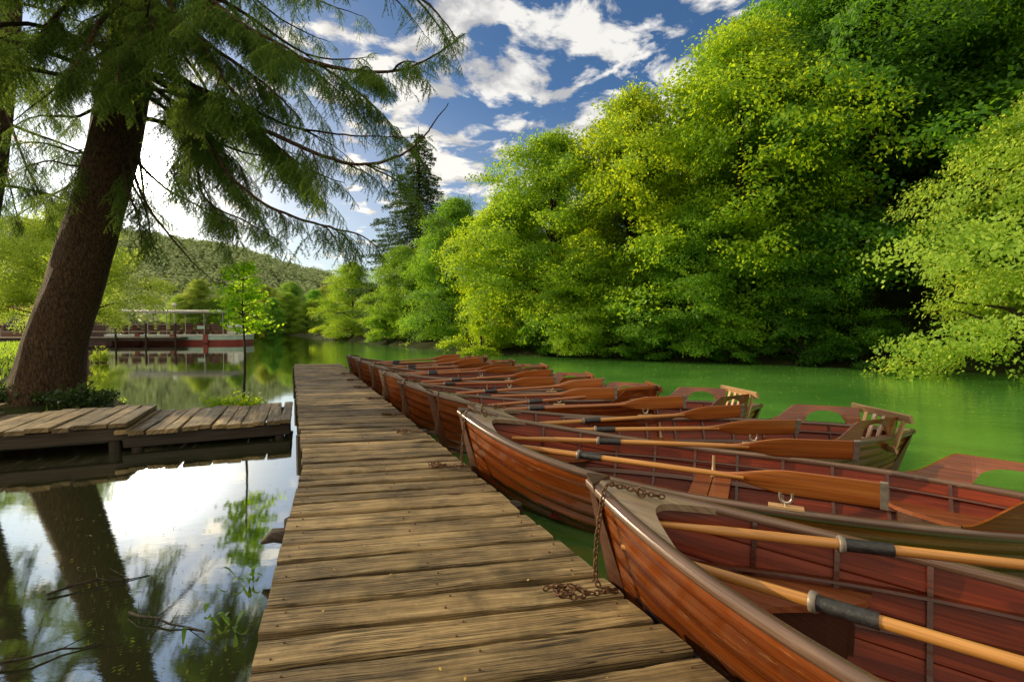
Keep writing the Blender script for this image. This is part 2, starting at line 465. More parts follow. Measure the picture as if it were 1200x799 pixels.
def crown_leaves(seed, H, R, npads, per, leaf, base=.03, prof=None, pad=(1.0, .72, .25), droop=.25, fill=.45):
    """layered sprays of leaves through the crown's volume"""
    global rng
    rng = np.random.default_rng(seed)
    if prof is None:
        prof = lambda h: np.clip(np.sin(np.pi * np.clip(h * .86 + .14, 0, 1)) ** .55, 0, 1)
    lob = rng.uniform(0, 2 * np.pi, 4)
    P = []; N = []; Rn = []; S = []; pads = []
    nb = max(8, npads // 7)
    bh = base + (1 - base) * ((np.arange(nb) + rng.random(nb)) / nb) ** .92
    bt = np.arange(nb) * 2.399 + rng.uniform(-.5, .5, nb)
    bs = 1.16 - (fill + .2) * rng.random(nb) ** 1.2
    bw_ = rng.uniform(.7, 1.3, nb)
    bl = rng.normal(0, .13, nb)
    for i in range(npads):
        j = i % nb
        h = np.clip(bh[j] + rng.normal() * .014 * bw_[j], base, 1.03)
        rq = R * prof(bh[j])
        th = bt[j] + rng.normal() * .30 * bw_[j] / max(.35, prof(bh[j]))
        lobe = 1 + .20 * np.sin(2 * th + lob[0] + h * 5) + .17 * np.sin(3 * th + lob[1] - h * 9) + .14 * np.sin(5 * th + lob[2] + h * 14)
        rr = rq * lobe * bs[j] * (1 - .42 * rng.random() ** 1.3)
        c = np.array((rr * np.cos(th), rr * np.sin(th), h * H - .10 * (rr / max(rq, .1)) ** 2))
        k = rng.uniform(.6, 1.25)
        o = np.array((np.cos(th), np.sin(th), -droop * rng.uniform(-1.2, 2.6))); o /= np.linalg.norm(o)
        lat = np.cross((0, 0, 1), o); lat /= np.linalg.norm(lat)
        up = np.cross(o, lat)
        ro = rng.normal() * .38; lat, up = lat * np.cos(ro) + up * np.sin(ro), up * np.cos(ro) - lat * np.sin(ro)
        m = int(per * k * k)
        a = rng.normal(size=(m, 3)) * .42
        # irregular fronds: points gather along a few veins
        v = rng.integers(0, 5, m)
        ang = (v - 2) * .42
        t = rng.random(m) ** .7
        px = t * np.cos(ang) * 1.5 - .75 + a[:, 0] * .28
        py = t * np.sin(ang) * 1.5 + a[:, 1] * .34
        pz = a[:, 2] - .32 * px ** 2 - .2 * py ** 2
        p = c + k * (px[:, None] * o * pad[0] + py[:, None] * lat * pad[1] + pz[:, None] * up * pad[2] * 1.0)
        nn = up * .8 + o * .55 + rng.normal(size=(m, 3)) * .5
        P.append(p); N.append(nn)
        S.append(leaf * rng.uniform(.65, 1.35, m))
        Rn.append(np.clip(rng.normal(.45 + .22 * (k - .9), .18, m) + rng.normal(0, .10) + bl[j], 0, 1))
        pads.append(c)
    P = np.concatenate(P); N = np.concatenate(N); S = np.concatenate(S); Rn = np.concatenate(Rn)
    low = P[:, 2] > .1
    P, N, S, Rn = P[low], N[low], S[low], Rn[low]
    V, Fc = quads_from(P, N, S)
    return V, Fc, Rn, pads

def limbs(mb, H, r0, pads, nlimb=26, seed=0, lean=(0, 0)):
    rr = random.Random(seed)
    pts = [(lean[0] * (k / 10) ** 1.5 + rr.uniform(-.05, .05) * k / 3, lean[1] * (k / 10) ** 1.5, -.5 + (H * .9 + .5) * k / 10) for k in range(11)]
    mb.tube(pts, [r0 * (1.25 if k == 0 else 1) * (1 - .92 * k / 10) + .02 for k in range(11)], 9)
    ps = rr.sample(pads, min(nlimb, len(pads)))
    for c in ps:
        z0 = max(.12 * H, c[2] - rr.uniform(.10, .22) * H)
        k = (z0 + .5) / (H * .9 + .5)
        b = (lean[0] * k ** 1.5, lean[1] * k ** 1.5, z0)
        r = max(.025, r0 * (1 - .92 * k) * .6)
        mid = [(b[j] + (c[j] - b[j]) * .5) for j in range(3)]; mid[2] += .08 * H * rr.uniform(.1, .6)
        mb.tube([b, mid, tuple(c)], [r, r * .6, .012], 5)

def tree_proto(seed, H, R, npads, per, leaf, mat, r0=.2, name='broadleaf_tree', tmat=None, **kw):
    V, Fc, Rn, pads = crown_leaves(seed, H, R, npads, per, leaf, **kw)
    me = np_mesh('crown', V, Fc, Rn)
    mb = MB(); limbs(mb, H, r0, pads, 30, seed)
    root = empty(name)
    mb.build('trunk', tmat or M_TRUNK, root)
    link('crown', me, root, [mat])
    return root

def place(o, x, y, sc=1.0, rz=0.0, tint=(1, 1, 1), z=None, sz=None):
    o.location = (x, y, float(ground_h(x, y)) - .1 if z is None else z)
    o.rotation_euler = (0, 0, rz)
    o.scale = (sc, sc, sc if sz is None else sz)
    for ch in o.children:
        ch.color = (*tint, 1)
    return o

# broadleaf kinds, 10 m high
tall = lambda h: np.clip(np.sin(np.pi * np.clip(h * .80 + .16, 0, 1)) ** .75 * (1 - .22 * h), 0, 1)
bushy = lambda h: np.clip(np.sin(np.pi * np.clip(h * .74 + .26, 0, 1)) ** .6, 0, 1)
pA = tree_proto(11, 10, 3.4, 540, 165, .118, M_LEAF, .17, prof=tall)
pB = tree_proto(12, 10, 3.9, 620, 160, .114, M_LEAF, .19, prof=tall, droop=.4)
pC = tree_proto(13, 10, 4.5, 660, 160, .114, M_LEAF, .20, prof=bushy)
pD = tree_proto(14, 6, 2.9, 340, 190, .075, M_LEAFP, .12, prof=bushy, pad=(.6, .45, .2), droop=.35)
pE = tree_proto(24, 6, 2.9, 300, 180, .075, M_LEAFP, .12, prof=bushy, pad=(.6, .45, .2), droop=.6, base=.34)
pBush = tree_proto(15, 2.2, 1.9, 70, 170, .10, M_LEAF, .05, name='bank_shrub', prof=bushy, pad=(.55, .45, .16), base=.08)
PROTO = {'A': pA, 'B': pB, 'C': pC, 'D': pD, 'E': pE, 'S': pBush}
used = set()
def tree(kind, x, y, sc, tint, label, group=None, rz=None, sz=None, cat='tree', z=None):
    src = PROTO[kind]
    if kind in used: o = copy_tree(src)
    else: o = src; used.add(kind)
    for k in ('group',):
        if k in o.keys(): del o[k]
    place(o, x, y, sc, random.uniform(0, 6.28) if rz is None else rz, tint, z, sz)
    return tag(o, label, cat, group)

G_ = 'broadleaf trees lining the right bank'
YG, MG, DG, PG = (1.55, 1.3, .8), (.85, .95, .9), (.46, .64, .46), (1.2, 1.1, 1)  # leaf tones per tree, with sun and shade contrast painted in
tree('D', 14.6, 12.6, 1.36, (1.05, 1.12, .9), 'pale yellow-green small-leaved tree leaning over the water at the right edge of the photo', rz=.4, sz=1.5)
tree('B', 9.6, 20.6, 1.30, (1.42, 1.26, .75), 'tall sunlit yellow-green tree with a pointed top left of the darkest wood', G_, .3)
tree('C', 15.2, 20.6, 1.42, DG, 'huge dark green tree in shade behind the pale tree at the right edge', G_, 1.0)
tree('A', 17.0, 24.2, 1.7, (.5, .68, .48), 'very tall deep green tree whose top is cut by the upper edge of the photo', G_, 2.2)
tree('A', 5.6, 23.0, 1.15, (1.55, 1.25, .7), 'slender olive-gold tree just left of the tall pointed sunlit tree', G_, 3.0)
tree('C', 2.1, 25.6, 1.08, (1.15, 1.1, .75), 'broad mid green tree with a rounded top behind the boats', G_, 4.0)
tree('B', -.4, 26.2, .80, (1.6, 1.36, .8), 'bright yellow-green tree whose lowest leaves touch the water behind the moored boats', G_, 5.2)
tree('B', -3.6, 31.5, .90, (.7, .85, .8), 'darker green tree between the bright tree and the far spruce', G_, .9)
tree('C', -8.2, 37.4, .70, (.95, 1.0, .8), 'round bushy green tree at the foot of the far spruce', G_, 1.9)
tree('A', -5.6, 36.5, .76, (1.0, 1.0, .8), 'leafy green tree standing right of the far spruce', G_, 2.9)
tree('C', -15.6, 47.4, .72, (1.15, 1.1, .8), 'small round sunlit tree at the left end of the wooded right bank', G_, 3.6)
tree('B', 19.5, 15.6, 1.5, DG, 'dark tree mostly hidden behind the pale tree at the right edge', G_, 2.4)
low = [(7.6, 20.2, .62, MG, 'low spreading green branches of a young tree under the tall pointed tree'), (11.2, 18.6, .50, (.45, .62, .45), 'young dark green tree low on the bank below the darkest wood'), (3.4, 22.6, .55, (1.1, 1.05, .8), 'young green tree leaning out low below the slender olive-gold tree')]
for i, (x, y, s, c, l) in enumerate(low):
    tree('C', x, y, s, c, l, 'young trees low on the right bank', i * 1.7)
# trees up the slope behind, seen only as a wall of leaves and a skyline
k = 0
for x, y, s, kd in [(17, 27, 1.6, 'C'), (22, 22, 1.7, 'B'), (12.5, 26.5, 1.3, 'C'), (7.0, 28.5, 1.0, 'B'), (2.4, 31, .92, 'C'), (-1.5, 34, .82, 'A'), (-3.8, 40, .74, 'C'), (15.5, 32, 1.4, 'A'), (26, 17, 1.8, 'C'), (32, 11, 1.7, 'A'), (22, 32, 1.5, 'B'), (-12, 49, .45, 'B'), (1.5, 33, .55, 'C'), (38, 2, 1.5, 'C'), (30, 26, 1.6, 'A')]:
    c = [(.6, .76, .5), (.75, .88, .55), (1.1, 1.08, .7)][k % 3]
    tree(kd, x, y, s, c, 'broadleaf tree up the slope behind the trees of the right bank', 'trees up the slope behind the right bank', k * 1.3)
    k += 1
for i, (x, y, s, c, l) in enumerate([(-1.6, 24.6, .9, YG, 'yellow-green shrub dipping into the water behind the third boat stern'), (-6.2, 33.6, 1.0, MG, 'round green shrub on the waterline below the darker green tree'), (-9.6, 37.2, 1.0, (.9, 1, 1), 'green shrub on the waterline below the far spruce'), (-17.6, 48.4, 1.0, YG, 'small yellow-green shrub at the far left end of the right bank'), (1.6, 23.4, .8, (1, 1.1, .9), 'low green shrub at the water below the broad mid green tree'), (6.6, 20.2, .7, MG, 'low green shrub at the water below the tall pointed tree'), (8.6, 18.9, .6, (.55, .72, .5), 'small dark shrub at the water, first right of the tall pointed tree'), (10.6, 17.7, .8, (.4, .56, .42), 'dark shrub in shade at the water, centre of the dark bank'), (12.6, 16.4, .7, (.4, .55, .42), 'dark shrub at the water just left of the pale tree'), (4.6, 21.3, .7, MG, 'low shrub at the water below the slender olive-gold tree')]):  # low dark ones tinted to paint in shade near the waterline
    tree('S', x, y, s, c, l, 'shrubs on the right waterline', i * 2.1, cat='shrub')
# far shore
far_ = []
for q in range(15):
    far_.append((188 + 13.2 * q + 5 * math.sin(q * 2.7), 62 + 1.0 * q + 4 * math.sin(q * 1.9), .50 + .17 * math.sin(q * 4.1) + (.10 if q > 8 else 0), 'CABC'[q % 4], (1.0 + .18 * math.sin(q * 3.3), 1.0 + .12 * math.sin(q * 2.1), 1.5)))  # tint paints distance haze into the leaf colour
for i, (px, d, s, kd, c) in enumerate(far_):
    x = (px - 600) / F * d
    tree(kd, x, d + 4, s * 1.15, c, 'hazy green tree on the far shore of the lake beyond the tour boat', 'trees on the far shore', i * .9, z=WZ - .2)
# left bank, back-lit
tree('E', -16.6, 18.2, .98, (1.0, 1.05, .75), 'back-lit pale yellow-green tree hanging over the lake just right of the spruce trunk', 'pale trees on the left bank', 1.1)
tree('E', -20.5, 17.4, 1.0, (.95, 1.05, .75), 'back-lit pale yellow-green tree left of the spruce trunk', 'pale trees on the left bank', 2.6)
tree('E', -27.5, 30.0, 1.1, (.9, 1.0, .7), 'pale green tree above the landing stage, farthest of the left bank trees', 'pale trees on the left bank', 4.4)

# wooded hill across the lake
def make_hill():
    n = 70
    xs = np.linspace(-330, 60, n); ys = np.linspace(105, 330, n)
    X, Y = np.meshgrid(xs, ys, indexing='ij')
    def hh(X, Y):
        r = np.exp(-((X + 132) / 74) ** 2 - ((Y - 200) / 55) ** 2) * 28 + np.exp(-((X + 250) / 80) ** 2 - ((Y - 210) / 60) ** 2) * 44
        r += np.exp(-((X + 40) / 70) ** 2 - ((Y - 260) / 45) ** 2) * 18
        return r - 1 + .8 * np.sin(X * .15) * np.sin(Y * .13)
    V = np.stack([X, Y, hh(X, Y)], -1).reshape(-1, 3)
    i = np.arange(n * n).reshape(n, n)
    Fc = np.stack([i[:-1, :-1], i[1:, :-1], i[1:, 1:], i[:-1, 1:]], -1).reshape(-1, 4)
    me = np_mesh('hill', V, Fc); me.polygons.foreach_set('use_smooth', np.ones(len(Fc), bool))
    tag(link('hill', me, None, [M_HILL]), kind='structure')
    r = np.random.default_rng(5)
    m = 4600
    cx = r.uniform(-320, 40, m); cy = r.uniform(108, 215, m); cz = hh(cx, cy)
    keep = cz > .5
    cx, cy, cz = cx[keep], cy[keep], cz[keep]; m = len(cx)
    R = r.uniform(1.9, 3.3, m)
    q = 70
    u = r.normal(size=(m, q, 3)); u /= np.linalg.norm(u, axis=2, keepdims=True)
    u[..., 2] = np.abs(u[..., 2])
    rad = R[:, None, None] * r.uniform(.75, 1.12, (m, q, 1))
    P = np.stack([cx, cy, cz + R * .5], -1)[:, None] + u * rad * np.array((1, 1, 1.15))
    Nn = u + r.normal(size=u.shape) * .22
    V, Fq = quads_from(P.reshape(-1, 3), Nn.reshape(-1, 3), r.uniform(.6, 1.3, m * q), .8)
    rn = np.clip(np.repeat(r.uniform(0, 1, m), q) * .6 + r.uniform(0, .4, m * q), 0, 1)
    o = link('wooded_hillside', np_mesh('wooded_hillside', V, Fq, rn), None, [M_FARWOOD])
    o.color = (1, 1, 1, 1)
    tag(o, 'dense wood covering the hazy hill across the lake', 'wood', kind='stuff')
make_hill()

# ------------------------------------------------------------------ far spruce
def conifer(seed, H, R):
    r = np.random.default_rng(seed)
    P = []; N = []; S = []; Rn = []
    nl = 46
    mb = MB()
    mb.tube([(0, 0, -.5), (0, 0, H * .5), (0, 0, H)], [.30, .17, .02], 8)
    for i in range(nl):
        h = .16 + .82 * i / nl
        L = R * (1 - h) ** .8 * r.uniform(.8, 1.15) + .15
        nb = 7 if h < .8 else 5
        for b in range(nb):
            th = 2 * np.pi * (b + r.random() * .7) / nb + i
            l = L * r.uniform(.65, 1.15)
            m = int(60 * l + 14)
            t = r.random(m) ** .6
            lat = r.normal(size=m) * .16 * l * (1.1 - t)
            z = -.32 * l * t ** 1.5 + .12 * l * t ** 4 - np.abs(r.normal(size=m)) * .16
            o = np.array((np.cos(th), np.sin(th))); q = np.array((-o[1], o[0]))
            xy = t[:, None] * l * o + lat[:, None] * q
            P.append(np.column_stack([xy, h * H + z]))
            N.append(np.column_stack([o[0] * .3 + r.normal(size=m) * .5, o[1] * .3 + r.normal(size=m) * .5, np.ones(m)]))
            S.append(r.uniform(.14, .32, m)); Rn.append(r.random(m))
            mb.tube([(0, 0, h * H), (o[0] * l * .9, o[1] * l * .9, h * H - .25 * l)], [.03, .008], 4, cap=False)
    V, Fq = quads_from(np.concatenate(P), np.concatenate(N), np.concatenate(S), .35)
    root = empty('spruce_tree')
    mb.build('trunk', M_TRUNK, root)
    link('crown', np_mesh('crown', V, Fq, np.concatenate(Rn)), root, [M_NEEDLEF])
    return root
sp = conifer(3, 18.0, 6.6)
place(sp, -8.0, 42.0, 1.0, .3, (1, 1, 1))
sp.location.z = .2
tag(sp, 'tall dark spruce with a narrow pointed top rising above the trees of the right bank', 'tree')

# ------------------------------------------------------------------ the big spruce by the walkway
def needles_along(pts, r, step=.016, per=3, ln=.031, wd=.0085):
    """needle triangles around a twig polyline (numpy)"""
    pts = np.asarray(pts, float)
    seg = np.diff(pts, axis=0); sl_ = np.linalg.norm(seg, axis=1); L = sl_.sum()
    n = max(2, int(L / step))
    cum = np.concatenate([[0], np.cumsum(sl_)])
    s = np.repeat(np.linspace(.0, L, n), per) + r.uniform(-.5, .5, n * per) * step
    s = np.clip(s, 0, L)
    i = np.clip(np.searchsorted(cum, s, side='right') - 1, 0, len(seg) - 1)
    f = ((s - cum[i]) / (sl_[i] + 1e-9))[:, None]
    p = pts[i] + seg[i] * f
    t = seg[i] / (sl_[i][:, None] + 1e-9)
    q = r.normal(size=p.shape)
    q -= (q * t).sum(1, keepdims=True) * t
    q /= np.linalg.norm(q, axis=1, keepdims=True)
    d = q * .75 + t * .66
    w = np.cross(d, r.normal(size=p.shape)); w /= np.linalg.norm(w, axis=1, keepdims=True) + 1e-9
    l = (ln * r.uniform(.7, 1.2, len(p)))[:, None]
    V = np.stack([p - w * wd * .5, p + w * wd * .5, p + d * l], 1)
    return V.reshape(-1, 3), r.random(len(p))

def spray_variant(seed, kind):
    r = np.random.default_rng(seed)
    Vs = []; Rs = []
    tw = []
    if kind == 'tassel':
        L = 1.0
        x = np.linspace(0, 1, 5)
        tw.append(np.column_stack([.08 * x + .05 * r.normal() * x, .05 * r.normal() * x, -x * .34]))
        if r.random() < .6:
            z0 = r.uniform(.08, .2)
            tw.append(np.array([(.03, 0, -z0), (.06 + .05 * r.normal(), .05 * r.normal(), -z0 - .14)]))
    else:
        x = np.linspace(0, .62, 6)
        main = np.column_stack([x, .04 * np.sin(x * 6 + seed), -.38 * x ** 2])
        tw.append(main)
        for k in range(9):
            t = .10 + .085 * k * r.uniform(.9, 1.1)
            if t > .97: break
            b = np.array([np.interp(t * .62, x, main[:, j]) for j in range(3)])
            sd_ = 1 if k % 2 else -1
            l = r.uniform(.12, .27) * (1.1 - .5 * t)
            d = np.array((.55, sd_ * .65, -.55)) + r.normal(size=3) * .12
            d /= np.linalg.norm(d)
            e = b + d * l + np.array((0, 0, -.35 * l))
            tw.append(np.array([b, b + d * l * .5, e]))
            if l > .17:
                m2 = b + d * l * .5
                tw.append(np.array([m2, m2 + np.array((.05, -sd_ * .03, -.11))]))
    for p in tw:
        v, rn = needles_along(p, r)
        Vs.append(v); Rs.append(np.clip(rn * .5 + r.uniform(0, .5), 0, 1))
        # the twig itself: thin ribbon
        for a, b in zip(p[:-1], p[1:]):
            w = np.array((.002, .002, .001))
            Vs.append(np.array([a - w, a + w, b])); Rs.append(np.array([.15]))
    return np.concatenate(Vs), np.concatenate(Rs)
SPR = [spray_variant(s, 'spray') for s in range(7)]
TAS = [spray_variant(20 + s, 'tassel') for s in range(6)]

class Foliage:
    def __init__(s): s.V = []; s.R = []
    def put(s, var, pos, xdir, up, sc, dr=0.0):
        X = xdir / np.linalg.norm(xdir)
        Y = np.cross(up, X); Y /= np.linalg.norm(Y) + 1e-9
        Z = np.cross(X, Y)
        V = var[0] * sc
        s.V.append((V[:, :1] * X + V[:, 1:2] * Y + V[:, 2:3] * Z + pos).astype(np.float32))
        s.R.append(np.clip(var[1] + dr, 0, 1).astype(np.float32))
    def mesh(s, name):
        V = np.concatenate(s.V); R = np.concatenate(s.R)
        return np_mesh(name, V, np.arange(len(V)).reshape(-1, 3), R)

def smooth_path(pts, n):
    pts = np.asarray(pts, float)
    out = []
    m = len(pts)
    for i in range(m - 1):
        p0, p1, p2, p3 = pts[max(i - 1, 0)], pts[i], pts[i + 1], pts[min(i + 2, m - 1)]
        for t in np.linspace(0, 1, n, endpoint=False):
            out.append(.5 * ((2 * p1) + (-p0 + p2) * t + (2 * p0 - 5 * p1 + 4 * p2 - p3) * t ** 2 + (-p0 + 3 * p1 - 3 * p2 + p3) * t ** 3))
    out.append(pts[-1])
    return np.array(out)

def bough(mb, fo, pts, r0, r, dens=14.0, start=.15, size=(.6, 1.25), tassel=.35, second=0, taper=.12, bare=0.0):
    """a limb with hanging sprays: dens sprays per metre, from 'start' of its length outward"""
    p = smooth_path(pts, 6)
    p += np.cumsum(r.normal(size=p.shape) * .006, axis=0)
    n = len(p)
    mb.tube(p, [r0 * (1 - (1 - taper) * (i / (n - 1)) ** .8) for i in range(n)], 6, cap=False)
    seg = np.diff(p, axis=0); ls = np.linalg.norm(seg, axis=1); cum = np.concatenate([[0], np.cumsum(ls)]); L = cum[-1]
    dens = dens * 1.05; m = int(L * (1 - start - bare) * dens)
    for k in range(m):
        s = L * (start + (1 - start - bare) * (k + r.random()) / m)
        i = min(np.searchsorted(cum, s, side='right') - 1, n - 2)
        q = p[i] + seg[i] * ((s - cum[i]) / ls[i])
        t = seg[i] / ls[i]
        side = np.cross(t, (0, 0, 1)); side /= np.linalg.norm(side) + 1e-6
        sg = 1 if r.random() < .5 else -1
        f = s / L
        if r.random() < tassel:
            fo.put(TAS[r.integers(len(TAS))], q, t + r.normal(size=3) * .35, np.array((0, 0, 1.)) + r.normal(size=3) * .12, r.uniform(.45, 1.15) * (1.05 - .4 * f), r.normal() * .15)
        else:
            d = side * sg * r.uniform(.5, 1.1) + t * r.uniform(.35, 1.0) + np.array((0, 0, -r.uniform(.05, .7)))
            fo.put(SPR[r.integers(len(SPR))], q, d, np.array((0, 0, 1.)) + r.normal(size=3) * .15, r.uniform(*size) * (1.1 - .45 * f), r.normal() * .15)
    for k in range(second):
        f = r.uniform(.2, .8)
        i = int(f * (n - 2))
        t = p[i + 1] - p[i]; t /= np.linalg.norm(t)
        side = np.cross(t, (0, 0, 1)) * (1 if k % 2 else -1)
        l = L * r.uniform(.18, .34) * (1.15 - f)
        d = side * r.uniform(.6, 1.0) + t * .8
        d /= np.linalg.norm(d)
        e = [p[i], p[i] + d * l * .5 + np.array((0, 0, -.12 * l)), p[i] + d * l + np.array((0, 0, -.42 * l))]
        bough(mb, fo, e, r0 * .35, r, dens * 1.05, .1, size, tassel, 0)

def trunk_mesh(path, rad, seed, flare=1.5, nr=44, per=9):
    p = smooth_path(path, per)
    n = len(p); k = np.linspace(0, 1, n)
    rr = np.interp(k, np.linspace(0, 1, len(rad)), rad)
    z0 = p[0][2]
    mb = MB()
    def jag(i, j):
        th = 2 * math.pi * j / nr
        h = p[i][2] - z0
        fl = 1 + (flare - 1) * math.exp(-h / .42) * (1 + .35 * math.sin(5 * th + seed) + .2 * math.sin(3 * th))
        v = Vector((math.cos(th) * 1.6, math.sin(th) * 1.6, h * .8 + seed))
        v2 = Vector((math.cos(th) * 6, math.sin(th) * 6, h * 2.0 + seed))
        return fl * (1 + .07 * mnoise.noise(v) + .05 * mnoise.noise(v2))
    mb.tube(p, rr, nr, jag=jag)
    return mb, p

def make_spruce():
    r = np.random.default_rng(42)
    root = empty('spruce_tree', (0, 0, 0))
    tag(root, 'old spruce with a thick leaning trunk and drooping boughs beside the left walkway', 'tree')
    base = W(48, 470, 8.35); base[2] = -.35
    path = [base, W(66, 400, 8.3), W(92, 320, 8.2), W(116, 240, 8.1), W(136, 160, 8.0), W(150, 80, 8.0), W(160, 0, 8.0), W(168, -120, 8.0), W(174, -300, 8.0), W(178, -520, 8.0)]
    mbt, tp = trunk_mesh(path, [.45, .42, .385, .355, .335, .32, .31, .28, .21, .07], 3, 1.5)
    mbt.build('trunk', M_BARK, root)
    mb = MB(); fo = Foliage()
    top = tp[-1]
    def ax(z):
        i = int(np.argmin(np.abs(tp[:, 2] - z))); return tp[i]
    # the long boughs that reach out over the water to the right
    B = [
        ([(165, -40, 8), (235, 5, 7.6), (300, 45, 7.3), (360, 72, 7.0), (420, 86, 6.8), (470, 84, 6.7), (510, 68, 6.6), (545, 42, 6.5)], .055, 26, .10, (.5, 1.1), .5, 7, 0),
        ([(150, 60, 8), (215, 95, 7.8), (285, 125, 7.6), (330, 145, 7.4), (385, 155, 7.2), (430, 160, 7.1), (490, 163, 7.0)], .04, 17, .18, (.4, .95), .7, 5, .02),
        ([(150, 75, 8), (215, 112, 7.6), (288, 142, 7.2), (330, 160, 6.9), (369, 177, 6.8), (408, 189, 6.7), (441, 190, 6.6), (477, 181, 6.5), (500, 163, 6.5), (513, 147, 6.5), (529, 126, 6.5)], .045, 17, .18, (.4, .95), .65, 6, .08),
        ([(148, 70, 8), (185, 105, 7.7), (225, 140, 7.4), (250, 175, 7.2), (280, 215, 7.0), (325, 245, 6.8), (375, 262, 6.7), (415, 272, 6.6), (442, 289, 6.5)], .05, 20, .2, (.6, 1.2), .4, 7, 0),
        ([(140, 150, 8), (165, 232, 7.7), (200, 280, 7.5), (225, 310, 7.4), (252, 334, 7.4)], .03, 5, .35, (.3, .6), .5, 1, .2),
        ([(145, 100, 8), (195, 130, 7.6), (228, 185, 7.3), (240, 235, 7.1), (285, 262, 6.9), (330, 290, 6.8)], .04, 22, .3, (.6, 1.2), .3, 6, 0),
        ([(160, -130, 8), (240, -100, 7.2), (320, -60, 6.7), (400, -32, 6.4), (465, -14, 6.2), (505, 14, 6.1), (532, 50, 6.0)], .05, 16, .2, (.45, .9), .65, 4, .02),
        ([(160, -20, 8), (215, 30, 7.4), (270, 72, 7.0), (320, 110, 6.8), (352, 140, 6.7)], .05, 20, .15, (.6, 1.2), .25, 5, 0),
        ([(165, -70, 8), (225, -20, 7.2), (290, 30, 6.7), (345, 62, 6.4), (375, 92, 6.3)], .05, 22, .15, (.6, 1.2), .25, 6, 0),
        ([(160, -60, 8), (200, 10, 7.3), (240, 60, 6.9), (270, 110, 6.7), (290, 130, 6.6)], .045, 20, .1, (.6, 1.2), .25, 5, 0),
        ([(150, 50, 8), (230, 100, 7.4), (300, 150, 7.1), (350, 190, 6.9), (402, 214, 6.8)], .04, 22, .3, (.6, 1.2), .3, 6, 0),
        ([(140, 165, 8), (185, 215, 8.2), (240, 245, 8.5), (300, 268, 8.8)], .035, 11, .25, (.4, .8), .4, 3, 0),
    ]
    for pts, r0, dens, st, size, ta, sec, bare in B:
        bough(mb, fo, [W(*q) for q in pts], r0, r, dens, st, size, ta, sec, bare=bare)
    # boughs towards the left and the camera
    Lb = [
        ([(150, 40, 8), (110, 70, 7.3), (60, 108, 7.0), (15, 150, 6.9)], .04, 13, .2, .3, 3),
        ([(140, 110, 8), (95, 135, 7.7), (45, 137, 7.4), (5, 155, 7.2)], .035, 9, .35, .4, 3),
        ([(138, 150, 8), (96, 178, 8.2), (45, 165, 8.3), (-10, 172, 8.4)], .035, 9, .3, .4, 3),
        ([(136, 165, 8), (96, 190, 7.8), (48, 184, 7.7), (-5, 200, 7.6)], .03, 9, .3, .4, 3),
        ([(140, 140, 8), (90, 210, 7.9), (50, 235, 8.2), (0, 262, 8.4)], .03, 10, .3, .4, 3),
        ([(155, -10, 8), (120, 30, 7.0), (95, 75, 6.5), (80, 108, 6.3)], .045, 22, .15, .2, 6),
        ([(155, -10, 8), (150, 40, 7.0), (140, 80, 6.6), (128, 112, 6.4)], .04, 22, .25, .2, 6),
        ([(158, -40, 8), (100, -10, 7.0), (55, 30, 6.5), (25, 70, 6.4)], .045, 18, .15, .2, 5),
        ([(160, -40, 8), (175, 20, 7.1), (188, 60, 6.8), (195, 92, 6.7)], .04, 20, .2, .25, 5),
        ([(140, 178, 8), (150, 225, 7.6), (162, 262, 7.5), (166, 300, 7.5)], .03, 22, .2, .4, 3),
        ([(140, 190, 8), (170, 240, 7.8), (178, 275, 7.7), (182, 300, 7.7)], .025, 16, .3, .5, 2),
    ]
    for pts, r0, dens, st, ta, sec in Lb:
        bough(mb, fo, [W(*q) for q in pts], r0, r, dens, st, (.5, 1.1), ta, sec)
    # whorls higher up and all round the trunk
    for i in range(34):
        z = 4.6 + 9.5 * (i / 34)
        a = i * 2.399 + r.uniform(-.3, .3)
        c = ax(z)
        toward = math.cos(a - math.radians(-37 + 90))          # keep a gap where the low sun looks through
        l = (4.4 - .26 * (z - 4.6)) * r.uniform(.8, 1.1)
        o = np.array((math.cos(a), math.sin(a), 0))
        if z < 6.2 and o[0] > .2: l *= .55
        drop = r.uniform(.16, .30)
        pts = [c, c + o * l * .35 + (0, 0, -.05 * l), c + o * l * .7 + (0, 0, -drop * l), c + o * l + (0, 0, -drop * l * .95)]
        bough(mb, fo, pts, .05, r, 6.5 if z < 8 else 5.5, .2, (.7, 1.3), .25, 3)
    # the heavy curtain of boughs on the side towards the lake
    for i in range(30):
        z = r.uniform(5.0, 8.6)
        a = math.radians(r.uniform(-150, 35))
        if -1.35 < a < -.15 and i % 3: continue
        c = ax(z); o = np.array((math.cos(a), math.sin(a), 0)); l = r.uniform(2.2, 3.9)
        drop = r.uniform(.22, .40)
        end = z - drop * l
        if o[0] > .6 and end < 4.2: drop = max(.05, (z - 4.4) / l)
        pts = [c, c + o * l * .35 + (0, 0, -.04 * l), c + o * l * .7 + (0, 0, -drop * .8 * l), c + o * l + (0, 0, -drop * l)]
        bough(mb, fo, pts, .045, r, 8.5, .12, (.8, 1.5), .2, 4)
    mb.build('branches', M_BARK, root)
    link('crown', fo.mesh('crown'), root, [M_NEEDLE])
make_spruce()

